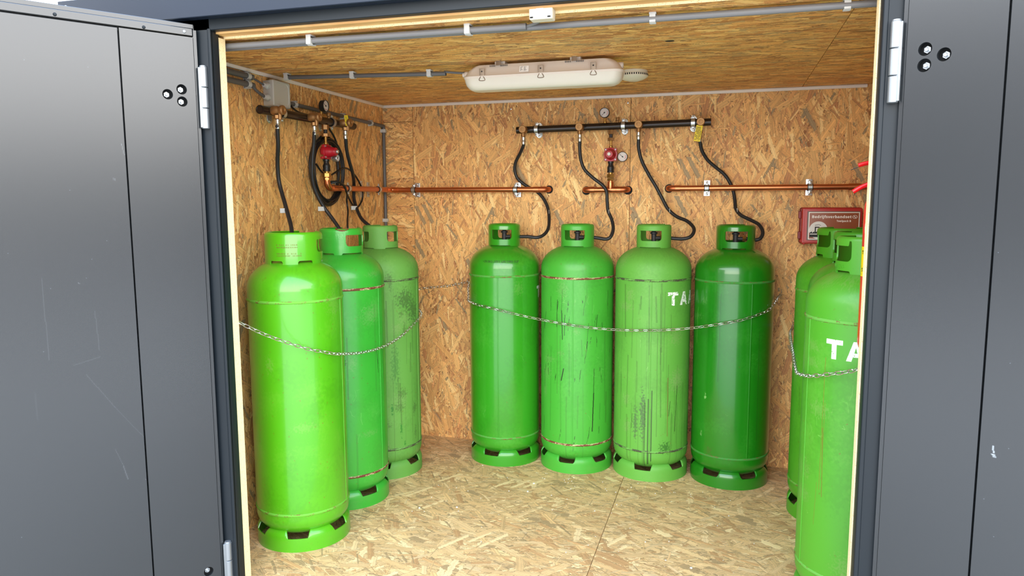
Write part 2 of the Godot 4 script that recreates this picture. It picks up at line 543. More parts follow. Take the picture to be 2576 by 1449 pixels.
# ------------------------------------------------------------------ materials of the place
func make_materials() -> void:
	var warm := [rgb(236, 184, 114), rgb(230, 176, 106), rgb(240, 192, 122), rgb(224, 168, 100), rgb(244, 200, 132), rgb(216, 158, 92), rgb(234, 180, 110), rgb(238, 188, 118), rgb(228, 172, 104), rgb(220, 162, 98), rgb(242, 196, 128), rgb(232, 178, 108), rgb(208, 148, 90), rgb(246, 206, 140), rgb(226, 170, 102), rgb(194, 134, 82), rgb(158, 136, 100), rgb(236, 186, 116), rgb(230, 174, 106), rgb(214, 150, 94)]
	var pale := [rgb(230, 191, 137), rgb(224, 183, 127), rgb(216, 176, 122), rgb(236, 199, 146), rgb(210, 168, 114), rgb(220, 179, 125), rgb(200, 164, 116), rgb(228, 185, 127), rgb(242, 207, 155), rgb(210, 160, 107), rgb(184, 152, 108), rgb(232, 193, 137), rgb(226, 185, 131)]
	rng.seed = 11
	var wall := osb_image(2048, warm, rgb(150, 98, 52), 0.5, 42000, 7000)
	rng.seed = 12
	var floor_img := osb_image(2048, pale, rgb(170, 138, 92), 0.6, 42000, 2000)
	rng.seed = 14
	var ceil_img := osb_image(2048, [rgb(244, 190, 112), rgb(236, 178, 98), rgb(228, 166, 90), rgb(248, 202, 126), rgb(214, 148, 80), rgb(240, 184, 106), rgb(192, 130, 70), rgb(186, 150, 98), rgb(234, 174, 98), rgb(168, 112, 58), rgb(246, 196, 118)], rgb(150, 104, 58), 0.3, 36000, 4000)
	M.osb_ceiling = mat(Color.WHITE, 0.62, 0.0, ImageTexture.create_from_image(ceil_img))
	M.osb_ceiling.normal_enabled = true
	M.osb_ceiling.normal_texture = relief(ceil_img, 2.0)
	M.osb_ceiling.normal_scale = 0.5
	M.osb = mat(Color.WHITE, 0.62, 0.0, ImageTexture.create_from_image(wall))
	M.osb.normal_enabled = true
	M.osb.normal_texture = relief(wall, 2.0)
	M.osb.normal_scale = 0.5
	M.osb_floor = mat(Color.WHITE, 0.7, 0.0, ImageTexture.create_from_image(floor_img))
	M.osb_floor.normal_enabled = true
	M.osb_floor.normal_texture = relief(floor_img, 2.0)
	M.osb_floor.normal_scale = 0.5
	rng.seed = 13
	var edge := Image.create_empty(256, 256, false, Image.FORMAT_RGBA8)
	for y in 256:
		for x in 256:
			var k := rng.randf()
			edge.set_pixel(x, y, rgb(246, 226, 178) if k > 0.1 else (rgb(232, 202, 150) if k > 0.012 else rgb(150, 108, 66)))
	M.osb_edge = tri_mat(mat(Color.WHITE, 0.75, 0.0, ImageTexture.create_from_image(edge)), Vector3.ONE * 3.0)
	var wood := Image.create_empty(512, 256, false, Image.FORMAT_RGBA8)
	var fn := FastNoiseLite.new()
	fn.seed = 5
	fn.frequency = 0.02
	for y in 256:
		for x in 512:
			var k := fn.get_noise_2d(x * 0.25, y * 3.0) * 0.5 + fn.get_noise_2d(x * 0.06 + 90, y * 0.9) * 0.5
			wood.set_pixel(x, y, rgb(232, 188, 122).lerp(rgb(206, 144, 84), clampf(0.35 + k, 0.0, 1.0)))
	M.timber = mat(Color.WHITE, 0.6, 0.0, ImageTexture.create_from_image(wood))
	M.steel = mat(rgb(22, 29, 34), 0.48)
	M.steel.metallic_specular = 0.4
	M.door_steel = mat(rgb(33, 36, 38), 0.27)
	M.door_steel.metallic_specular = 0.8
	M.fascia = mat(rgb(32, 41, 54), 0.4)
	M.fascia.metallic_specular = 0.4
	M.hinge = mat(rgb(158, 163, 166), 0.45, 0.85)
	M.gap = mat(rgb(18, 20, 22), 0.9)
	M.zinc = mat(rgb(200, 206, 210), 0.32, 0.9)
	M.steel_bright = mat(rgb(214, 216, 214), 0.25, 0.95)
	M.chain = mat(rgb(205, 206, 202), 0.28, 0.95)
	M.copper = mat(rgb(206, 128, 84), 0.3, 0.95)
	M.copper_dull = mat(rgb(190, 108, 68), 0.36, 0.9)
	M.brass = mat(rgb(172, 134, 72), 0.38, 0.9)
	M.brass_dull = mat(rgb(166, 126, 82), 0.48, 0.8)
	M.manifold = mat(rgb(44, 35, 30), 0.24, 0.3)
	M.rubber = mat(rgb(26, 27, 29), 0.5)
	M.cable = mat(rgb(22, 22, 24), 0.45)
	M.iron = mat(rgb(52, 50, 50), 0.55, 0.3)
	M.black_plastic = mat(rgb(24, 24, 26), 0.4)
	M.red = mat(rgb(168, 20, 36), 0.35)
	M.red_gloss = mat(rgb(206, 26, 30), 0.25)
	M.kit = mat(rgb(176, 42, 38), 0.4)
	M.kit_dark = mat(rgb(126, 32, 34), 0.45)
	M.kit_label = mat(rgb(142, 74, 42), 0.4)
	M.kit_grey = mat(rgb(104, 92, 82), 0.5)
	M.white = mat(rgb(216, 213, 206), 0.5)
	M.print_white = mat(rgb(240, 236, 228), 0.6)
	M.print_black = mat(rgb(20, 20, 20), 0.6)
	M.print_red = mat(rgb(196, 60, 60), 0.6)
	M.pvc = mat(rgb(112, 112, 113), 0.45)
	M.pvc_dark = mat(rgb(92, 91, 91), 0.5)
	M.clip = mat(rgb(192, 192, 188), 0.45)
	M.trim = mat(rgb(236, 228, 218), 0.5)
	M.box = mat(rgb(186, 184, 176), 0.5)
	M.cream = mat(rgb(218, 210, 188), 0.5)
	M.lamp = mat(rgb(214, 202, 188), 0.5)
	M.diffuser = mat(rgb(208, 203, 188), 0.3)
	M.stainless = mat(rgb(140, 122, 104), 0.4, 0.85)
	M.dial = mat(rgb(206, 196, 190), 0.5)
	M.rust = mat(rgb(112, 96, 40), 0.8)
	M.bare = mat(rgb(122, 52, 36), 0.75)
	M.yellow = mat(rgb(236, 208, 26), 0.5)
	M.render_grey = mat(rgb(108, 104, 100), 0.9)
	M.ground = mat(rgb(186, 178, 166), 0.85)

# ------------------------------------------------------------------ the container
func osb_panel(parent: Node, lo: Vector3, hi: Vector3, m: Material, turn := false, called := "panel") -> void:
	part(parent, called, slab(lo, hi, OSB_SPAN, Vector2(rng.randf(), rng.randf()), turn), m)

func make_room() -> void:
	rng.seed = 21
	var g := 0.0012   # half a joint
	var f := setting("floor", "dusty oriented strand board floor")
	osb_panel(f, Vector3(-0.01, -0.018, -0.01), Vector3(1.384 - g, 0, 1.72), M.osb_floor, true)
	osb_panel(f, Vector3(1.384 + g, -0.018, -0.01), Vector3(RIGHT + 0.01, 0, 1.72), M.osb_floor, true)
	part(f, "base", slab(Vector3(-0.1, -0.13, -0.1), Vector3(RIGHT + 0.1, -0.018, 1.725)), M.steel)

	var wb := setting("wall_back", "back wall of oriented strand board sheets")
	osb_panel(wb, Vector3(-0.01, -0.018, -0.018), Vector3(0.175 - g, 0.62, 0), M.osb, true)
	osb_panel(wb, Vector3(-0.01, 0.622, -0.018), Vector3(0.175 - g, 1.172, 0), M.osb, true)
	osb_panel(wb, Vector3(-0.01, 1.174, -0.018), Vector3(0.175 - g, 1.746, 0), M.osb, true)
	osb_panel(wb, Vector3(-0.01, 1.748, -0.018), Vector3(0.175 - g, CEIL, 0), M.osb, true)
	osb_panel(wb, Vector3(0.175 + g, -0.018, -0.018), Vector3(1.35 - g, CEIL, 0), M.osb)
	osb_panel(wb, Vector3(1.35 + g, -0.018, -0.018), Vector3(RIGHT + 0.01, CEIL, 0), M.osb)
	part(wb, "outer_skin", slab(Vector3(-0.1, -0.13, -0.1), Vector3(RIGHT + 0.1, CEIL + 0.12, -0.02)), M.steel)

	var wl := setting("wall_left", "left wall of oriented strand board sheets")
	osb_panel(wl, Vector3(-0.018, -0.018, 0.0), Vector3(0, CEIL, 0.53 - g), M.osb)
	osb_panel(wl, Vector3(-0.018, -0.018, 0.53 + g), Vector3(0, CEIL, 1.68), M.osb)
	part(wl, "outer_skin", slab(Vector3(-0.1, -0.13, -0.1), Vector3(-0.02, CEIL + 0.126, 1.72)), M.steel)

	var wr := setting("wall_right", "right wall of oriented strand board sheets")
	osb_panel(wr, Vector3(RIGHT, -0.018, 0.0), Vector3(RIGHT + 0.018, CEIL, 0.9 - g), M.osb)
	osb_panel(wr, Vector3(RIGHT, -0.018, 0.9 + g), Vector3(RIGHT + 0.018, CEIL, 1.68), M.osb)
	part(wr, "outer_skin", slab(Vector3(RIGHT + 0.02, -0.13, -0.1), Vector3(RIGHT + 0.1, CEIL + 0.126, 1.72)), M.steel)

	var c := setting("ceiling", "ceiling of oriented strand board with strands running sideways")
	osb_panel(c, Vector3(-0.018, CEIL, -0.018), Vector3(2.142 - g, CEIL + 0.012, 1.65), M.osb_ceiling, true)
	osb_panel(c, Vector3(2.142 + g, CEIL, -0.018), Vector3(RIGHT + 0.018, CEIL + 0.012, 1.65), M.osb_ceiling, true)
	part(c, "sheet_edge", slab(Vector3(OPEN_L, CEIL + 0.0004, 1.65), Vector3(OPEN_R, CEIL + 0.0118, 1.653)), M.osb_edge)
	part(c, "roof", slab(Vector3(-0.3, CEIL + 0.06, -0.1), Vector3(RIGHT + 0.3, CEIL + 0.13, 1.74)), M.steel)

	var dots := MB.new()   # dotted nailing line printed on the sheet, and a knot
	for k in 170:
		if rng.randf() < 0.3: continue
		var p := Vector3(0.2, CEIL - 0.0003, 1.236).lerp(Vector3(1.75, CEIL - 0.0003, 1.12), k / 170.0) + Vector3(0, 0, rng.randf_range(-0.001, 0.001))
		dots.quad(p, p + Vector3(0.005, 0, 0), p + Vector3(0.005, 0, 0.0025), p + Vector3(0, 0, 0.0025))
	part(c, "nailing_line", dots.mesh(), M.gap)
	var knot := MB.new()
	var kp := PackedVector3Array()
	for k in 12: kp.append(Vector3(1.626 + sin(TAU * k / 12) * (0.014 + 0.002 * (k % 3)), CEIL - 0.0004, 1.196 - cos(TAU * k / 12) * 0.012))
	knot.fan(kp, false)
	part(c, "knot", knot.mesh(), M.gap)

	# the front: OSB lining left and right of the opening, its sawn edges facing it
	var wf := setting("wall_front", "front wall beside the door opening")
	osb_panel(wf, Vector3(0, -0.018, LINING), Vector3(OPEN_L - 0.003, CEIL, 1.68), M.osb)
	osb_panel(wf, Vector3(OPEN_R + 0.003, -0.018, LINING), Vector3(RIGHT, CEIL, 1.68), M.osb)
	part(wf, "sheet_edge", slab(Vector3(OPEN_L - 0.003, -0.018, LINING), Vector3(OPEN_L, CEIL, 1.68)), M.osb_edge, Vector3.ZERO, Basis(), "bright sawn edge of strand board")
	part(wf, "sheet_edge", slab(Vector3(OPEN_R, -0.018, LINING), Vector3(OPEN_R + 0.003, CEIL, 1.68)), M.osb_edge, Vector3.ZERO, Basis(), "bright sawn edge of strand board")

	var t := setting("trim_1", "planed softwood batten under the steel header")
	var mb := MB.new()
	var y0 := CEIL + 0.0075
	mb.box(Vector3(OPEN_L, y0, 1.6535), Vector3(OPEN_R, y0 + 0.05, 1.694), 0.6, Vector2.ZERO, false)
	part(t, "batten", mb.mesh(), M.timber)

	# pale strips in the corner of ceiling and walls
	var tb := setting("trim_2", "pale plastic corner strip along the back of the ceiling")
	part(tb, "strip", block(2.419, 0.015, 0.012, 0.003, 0.003), M.trim, Vector3(1.2095, CEIL - 0.0075, 0.006))
	var tl := setting("trim_3", "pale plastic corner strip along the left of the ceiling")
	part(tl, "strip", block(0.012, 0.015, 1.63, 0.003, 0.003), M.trim, Vector3(0.006, CEIL - 0.0075, 0.828))

	# steel frame of the doors
	var fr := setting("door_frame", "dark grey painted steel door frame")
	part(fr, "post", block(0.14, 2.02, 0.04, 0.002, 0.004), M.steel, Vector3(OPEN_L - 0.0675, 0.885, 1.70))
	part(fr, "post", block(0.14, 2.02, 0.04, 0.002, 0.004), M.steel, Vector3(OPEN_R + 0.0725, 0.885, 1.70))
	part(fr, "post_edge", block(0.012, 1.98, 0.012, 0.001, 0.003), M.steel, Vector3(OPEN_L - 0.0035, 0.868, 1.7165))
	part(fr, "post_edge", block(0.012, 1.98, 0.012, 0.001, 0.003), M.steel, Vector3(OPEN_R + 0.0095, 0.868, 1.7165))
	part(fr, "header", block(2.2, 0.05, 0.04, 0.002, 0.004), M.steel, Vector3(1.21, 1.878, 1.70))
	part(fr, "sill", block(2.3, 0.1, 0.03, 0.002, 0.004), M.steel, Vector3(1.21, -0.069, 1.735))
	part(fr, "side_panel", slab(Vector3(-0.1, -0.13, 1.685), Vector3(OPEN_L - 0.137, 1.9, 1.715)), M.steel)
	part(fr, "side_panel", slab(Vector3(OPEN_R + 0.142, -0.13, 1.685), Vector3(RIGHT + 0.1, 1.9, 1.715)), M.steel)

	var fa := setting("roof_fascia", "blue-grey steel fascia along the roof edge")
	part(fa, "fascia_board", block(3.06, 0.088, 0.035, 0.002, 0.004), M.fascia, Vector3(-0.305 + 1.53, 1.886 + 0.044, 1.7375))
	for p in [Vector3(-0.268, 1.952, 1.755), Vector3(-0.29, 1.905, 1.755)]:
		part(fa, "fixing_bolt", lathe([[0.0065, 0], [0.0065, 0.003], [0.003, 0.003], [0.003, 0.0015], [0.0, 0.0015]], 12), M.zinc, p, along(Vector3.BACK))

	# a plain building across the yard, left of the picture: the right door and the posts mirror it
	var oc := setting("opposite_building", "plain grey building across the yard")
	var turn := Basis(Vector3.UP, deg_to_rad(-54))
	part(oc, "wall", block(10.0, 5.3, 3.0, 0.01, 0.02), M.render_grey, Vector3(-9.5, 2.52, 10.4), turn)
	part(oc, "roof_edge", block(10.2, 0.2, 3.2, 0.01, 0.02), M.steel, Vector3(-9.5, 5.25, 10.4), turn)

	# a low shed on the right of the yard: the left door mirrors it
	var sh := setting("yard_shed", "low grey shed at the right of the yard")
	part(sh, "wall", block(12.0, 2.7, 3.0, 0.01, 0.02), M.render_grey, Vector3(14.5, 1.22, 7.2), Basis(Vector3.UP, deg_to_rad(68)))
	part(sh, "roof_edge", block(12.2, 0.16, 3.2, 0.01, 0.02), M.steel, Vector3(14.5, 2.62, 7.2), Basis(Vector3.UP, deg_to_rad(68)))

	var gr := setting("ground", "pale paving in front of the container")
	part(gr, "paving", slab(Vector3(-40, -0.4, -40), Vector3(42, -0.13, 44)), M.ground)

# ------------------------------------------------------------------ doors
func door_picture(marks: Array) -> ImageTexture:
	var im := Image.create_empty(512, 1024, false, Image.FORMAT_RGBA8)
	im.fill(rgb(33, 36, 38))
	for k in 60: im.set_pixel(rng.randi() % 512, rng.randi() % 1024, rgb(92, 98, 102))
	for a in marks:   # [s, height, s, height, strength, width]
		line(im, Vector2(a[0] * 512, (1.0 - a[1] / 2.0) * 1024), Vector2(a[2] * 512, (1.0 - a[3] / 2.0) * 1024), Color(0.72, 0.75, 0.76, a[4]), a[5])
	return ImageTexture.create_from_image(im)

# s: metres from the hinge edge; side -1 for the left leaf, 1 for the right
func make_door(called: String, label: String, origin: Vector3, basis: Basis, side: float, marks: Array) -> void:
	var d := setting(called, label)
	d.transform = Transform3D(basis, origin)
	var tex := door_picture(marks)
	var paint := mat(Color.WHITE, 0.27, 0.0, tex)
	paint.metallic_specular = 0.8
	var panel := func(nm: String, s0: float, s1: float, y0: float, y1: float, z1: float, thick: float, m: Material) -> void:
		var lo := Vector3(minf(side * s0, side * s1), y0, z1 - thick)
		var hi := Vector3(maxf(side * s0, side * s1), y1, z1)
		var mb := MB.new()
		var e := 0.0015
		var c := [Vector3(lo.x + e, lo.y + e, hi.z), Vector3(hi.x - e, lo.y + e, hi.z), Vector3(hi.x - e, hi.y - e, hi.z), Vector3(lo.x + e, hi.y - e, hi.z)]
		var k := [Vector3(lo.x, lo.y, hi.z - e), Vector3(hi.x, lo.y, hi.z - e), Vector3(hi.x, hi.y, hi.z - e), Vector3(lo.x, hi.y, hi.z - e)]
		var b := [Vector3(lo.x, lo.y, lo.z), Vector3(hi.x, lo.y, lo.z), Vector3(hi.x, hi.y, lo.z), Vector3(lo.x, hi.y, lo.z)]
		var t := []
		for q in c: t.append(Vector2(side * q.x, 1.0 - q.y / 2.0))
		mb.quad(c[0], c[1], c[2], c[3], t[0], t[1], t[2], t[3])
		for i in 4:
			var j := (i + 1) % 4
			mb.quad(k[i], k[j], c[j], c[i], t[i], t[j], t[j], t[i])
			mb.quad(b[i], b[j], k[j], k[i], t[i], t[j], t[j], t[i])
		mb.quad(b[1], b[0], b[3], b[2], t[1], t[0], t[3], t[2])
		part(d, nm, mb.mesh(), m)
	panel.call("outer_skin", -0.002, 0.955, -0.06, 1.872, -0.024, 0.022, M.door_steel)
	panel.call("cavity_back", 0.02, 0.215, -0.04, 1.83, -0.020, 0.004, M.gap)
	panel.call("main_panel", 0.2235, 0.94, -0.05, 1.8285, 0.0, 0.023, paint)
	panel.call("top_rail", 0.012, 0.95, 1.8325, 1.855, 0.001, 0.024, M.door_steel)
	panel.call("top_lip", 0.006, 0.955, 1.8555, 1.870, -0.006, 0.018, M.door_steel)
	panel.call("edge_strip", -0.002, 0.0105, -0.055, 1.853, -0.003, 0.02, M.door_steel)
	# the hinge panel has three round openings at each hinge, a nut at the bottom of each
	var holes := []
	for hy in [0.0, -1.582]:
		for q in [[0.053, 1.667], [0.053, 1.630], [0.095, 1.6485]]: holes.append(Vector2(q[0], q[1] + hy))
	var csg := CSGCombiner3D.new()
	csg.name = "hinge_panel"
	var slab_box := CSGBox3D.new()
	slab_box.size = Vector3(0.2085, 1.8785, 0.012)
	slab_box.position = Vector3(side * (0.0115 + 0.2085 / 2), -0.05 + 1.8785 / 2, -0.006)
	slab_box.material = M.door_steel
	csg.add_child(slab_box)
	for q in holes:
		var cut := CSGCylinder3D.new()
		cut.radius = 0.0155
		cut.height = 0.05
		cut.sides = 28
		cut.operation = CSGShape3D.OPERATION_SUBTRACTION
		cut.transform = Transform3D(Basis(Vector3.RIGHT, PI / 2), Vector3(side * q.x, q.y, 0))
		cut.material = M.door_steel
		csg.add_child(cut)
	d.add_child(csg)
	var nut := MB.new()
	lathe_into(nut, [[0.0085, 0], [0.0085, 0.007]], 6, 20.0)
	lathe_into(nut, [[0.005, 0.006], [0.005, 0.0125], [0.004, 0.0135]], 12)
	var nut_mesh := nut.mesh()
	for q in holes: part(d, "bolt_nut", nut_mesh, M.zinc, Vector3(side * q.x, q.y, -0.0195), Basis(Vector3.RIGHT, PI / 2))
	for q in [[0.381, 1.8405], [0.152, 1.839], [0.036, 1.843]]:
		part(d, "rivet", lathe([[0.005, 0], [0.005, 0.001], [0.0035, 0.0028], [0.0, 0.0034]], 12), M.zinc if q[0] < 0.1 else M.steel, Vector3(side * q[0], q[1], 0.001), Basis(Vector3.RIGHT, PI / 2))
	for hy in [1.55, -0.022]:
		var hinge := Node3D.new()
		hinge.name = "hinge"
		d.add_child(hinge, true)
		hinge.position = Vector3(-side * 0.0135, hy, 0.004)
		for k in 3:
			part(hinge, "knuckle", lathe([[0.0105, 0], [0.0125, 0.0015], [0.0125, 0.0615], [0.0105, 0.063]], 20), M.hinge, Vector3(0, k * 0.0645, 0))
		part(hinge, "pin_head", lathe([[0.011, 0], [0.0105, 0.003], [0.004, 0.005], [0.0, 0.0052]], 16), M.hinge, Vector3(0, 0.192, 0))
		part(hinge, "leaf", block(0.016, 0.186, 0.005, 0.001, 0.001), M.hinge, Vector3(side * 0.009, 0.096, 0.003))

func make_doors() -> void:
	rng.seed = 31
	var a := deg_to_rad(33)
	make_door("door_1", "left door leaf folded open, dark grey steel with recessed bolts by its hinges", Vector3(0.214, 0, 1.735), Basis(Vector3(sin(a), 0, -cos(a)), Vector3.UP, Vector3(cos(a), 0, sin(a))), -1.0,
		[[0.234, 1.494, 0.228, 1.46, 0.25, 1], [0.462, 1.106, 0.460, 0.87, 0.12, 1], [0.369, 0.812, 0.30, 0.70, 0.14, 1], [0.30, 0.70, 0.225, 0.59, 0.12, 1], [0.307, 0.569, 0.287, 0.51, 0.12, 1], [0.287, 0.51, 0.276, 0.466, 0.16, 2], [0.40, 0.845, 0.33, 0.86, 0.12, 1], [0.335, 1.0, 0.33, 0.88, 0.12, 1], [0.373, 1.087, 0.369, 1.084, 0.16, 2], [0.262, 1.392, 0.256, 1.389, 0.12, 4], [0.50, 0.78, 0.498, 0.7, 0.05, 2]])
	var b := deg_to_rad(55)
	make_door("door_2", "right door leaf folded open, dark grey steel with recessed bolts by its hinges", Vector3(2.213, 0, 1.735), Basis(Vector3(sin(b), 0, cos(b)), Vector3.UP, Vector3(-cos(b), 0, sin(b))), 1.0,
		[[0.251, 0.76, 0.2525, 0.745, 0.7, 2], [0.249, 0.742, 0.2535, 0.735, 0.6, 4]])

# ------------------------------------------------------------------ gas bottles
func bottle_radius(h: float) -> float:
	if h > 0.99:
		var k := clampf((h - 0.99) / 0.117, 0.0, 1.0)
		return R * pow(maxf(1.0 - pow(k, 2.15), 0.0), 1.0 / 2.15)
	return R

func bottle_body() -> ArrayMesh:
	if not shared.has("body"):
		var pr := []
		for k in 12:   # lower dome
			var q := sin(deg_to_rad(90.0 - 90.0 * k / 12))
			pr.append([R * pow(maxf(1.0 - pow(q, 2.3), 0.0), 1.0 / 2.3), 0.124 - 0.09 * q])
		pr.append([R, 0.124]); pr.append([R, 0.3]); pr.append([R, 0.6]); pr.append([R, 0.9]); pr.append([R, 0.99])
		for k in range(1, 17):
			var h := 0.99 + 0.117 * sin(deg_to_rad(90.0 * k / 16))
			pr.append([bottle_radius(h), h])
		shared.body = lathe(pr, 88, 40.0, SKIN_H)
	return shared.body

func foot_ring(first: float) -> ArrayMesh:
	var rows := [0.0, 0.046, 0.056, 0.064, 0.071, 0.076, 0.079]
	var rad := [0.0, 0.0, 0.0006, 0.0028, 0.007, 0.0125, 0.0185]
	var P := []
	for i in 180:
		var deg := 2.0 * i
		var top := 0.080
		for k in 6:
			var off: float = abs(wrapf(deg - first - 60.0 * k, -180.0, 180.0))
			if off < 15.0: top = minf(top, lerpf(0.080, 0.052, clampf((15.0 - off) / 2.6, 0.0, 1.0)))
		var s := sin(deg_to_rad(deg))
		var c := cos(deg_to_rad(deg))
		var loop := PackedVector3Array()
		for pass_ in 2:
			for q in rows.size():
				var k: int = q if pass_ == 0 else rows.size() - 1 - q
				var h: float = rows[k]
				var d: float = rad[k]
				if h > top:
					h = top
					d = 0.0185 * pow(clampf((top - 0.046) / 0.033, 0.0, 1.0), 2.2)
				var r: float = R + 0.0005 - d - (0.004 if pass_ == 0 else 0.0)
				loop.append(Vector3(s * r, h, c * r))
		P.append(loop)
	var mb := MB.new()
	mb.rings(P, false, 50.0, true)
	return mb.mesh()

# windows: [from, to] in degrees; notches likewise; gap: [from, to] where the collar is open
func collar(rc: float, windows: Array, notches: Array, gap: Array, hook: bool) -> ArrayMesh:
	var mb := MB.new()
	var cuts := [float(gap[1]), gap[0] + 360.0]
	for w in windows + notches:
		for a in w:
			var x: float = a
			while x < gap[1]: x += 360.0
			while x > gap[1] + 360.0: x -= 360.0
			if x < gap[0] + 360.0: cuts.append(x)
	cuts.sort()
	var inside := func(list: Array, x: float) -> Variant:
		for w in list:
			for turn in [-720.0, -360.0, 0.0, 360.0]:
				if x > w[0] + turn and x < w[1] + turn: return [w[0] + turn, w[1] + turn]
		return null
	var bottom := 1.076
	for s in cuts.size() - 1:
		var a0: float = cuts[s]
		var a1: float = cuts[s + 1]
		if a1 - a0 < 0.05: continue
		var mid := (a0 + a1) * 0.5
		var win = inside.call(windows, mid)
		var not_ = inside.call(notches, mid)
		var steps: int = maxi(2, int(ceil((a1 - a0) / (0.9 if hook and win != null else 2.5))))
		var runs := [[]]
		if win != null: runs.append([])
		for i in steps + 1:
			var deg := lerpf(a0, a1, float(i) / steps)
			var b := bottom
			if not_ != null:
				var e: float = deg_to_rad(minf(deg - not_[0], not_[1] - deg)) * rc
				b = 1.1 - (0.006 - sqrt(maxf(0.000036 - pow(maxf(0.006 - e, 0.0), 2), 0.0)))
			var spans := [[b, 1.205]]
			if win != null:
				var e: float = deg_to_rad(minf(deg - win[0], win[1] - deg)) * rc
				var cr: float = 0.016
				var wb: float = 1.129 + cr - sqrt(maxf(cr * cr - pow(maxf(cr - e, 0.0), 2), 0.0))
				var wt: float = 1.177 - (0.004 - sqrt(maxf(0.000016 - pow(maxf(0.004 - e, 0.0), 2), 0.0)))
				if hook:
					var e2: float = deg_to_rad(win[1] - deg) * rc
					if e2 < 0.010: wt = 1.177 + 0.016 * pow(maxf(1.0 - pow((e2 - 0.005) / 0.005, 4), 0.0), 0.5)
				spans = [[b, wb], [wt, 1.205]]
			var sn := sin(deg_to_rad(deg))
			var cs := cos(deg_to_rad(deg))
			for q in spans.size():
				var lo: float = spans[q][0]
				var hi: float = spans[q][1]
				var hs := [lo, hi]
				var ins := [0.0, 0.0]
				if hi > 1.2: hs = [lo, 1.192, 1.198, 1.202, 1.205]; ins = [0.0, 0.0, 0.0012, 0.004, 0.010]
				var loop := PackedVector3Array()
				for k in hs.size(): loop.append(Vector3(sn * (rc - ins[k] - 0.0045), hs[k] - (0.003 if k == hs.size() - 1 and hi > 1.2 else 0.0), cs * (rc - ins[k] - 0.0045)))
				for k in hs.size():
					var z := hs.size() - 1 - k
					loop.append(Vector3(sn * (rc - ins[z]), hs[z], cs * (rc - ins[z])))
				runs[q].append(loop)
		for P in runs: mb.rings(P, true, 50.0)
	return mb.mesh()

func make_valve(parent: Node, outlet: float) -> void:
	var v := part(parent, "valve", lathe([[0.016, 1.095], [0.016, 1.118], [0.012, 1.122], [0.012, 1.158], [0.017, 1.16], [0.017, 1.168], [0.009, 1.17], [0.009, 1.174]], 16), M.iron)
	part(v, "handwheel", lathe([[0.005, 1.172], [0.026, 1.173], [0.029, 1.177], [0.026, 1.182], [0.0, 1.183]], 20), M.black_plastic)
	var d := Vector3(sin(deg_to_rad(outlet)), 0, cos(deg_to_rad(outlet)))
	part(v, "outlet", lathe([[0.009, 0.0], [0.009, 0.03]], 14), M.iron, Vector3(0, 1.14, 0), along(d))
	part(v, "outlet_nut", lathe([[0.013, 0.0], [0.0135, 0.001], [0.0135, 0.015], [0.013, 0.016]], 6, 20.0), M.brass, d * 0.03 + Vector3(0, 1.14, 0), along(d))

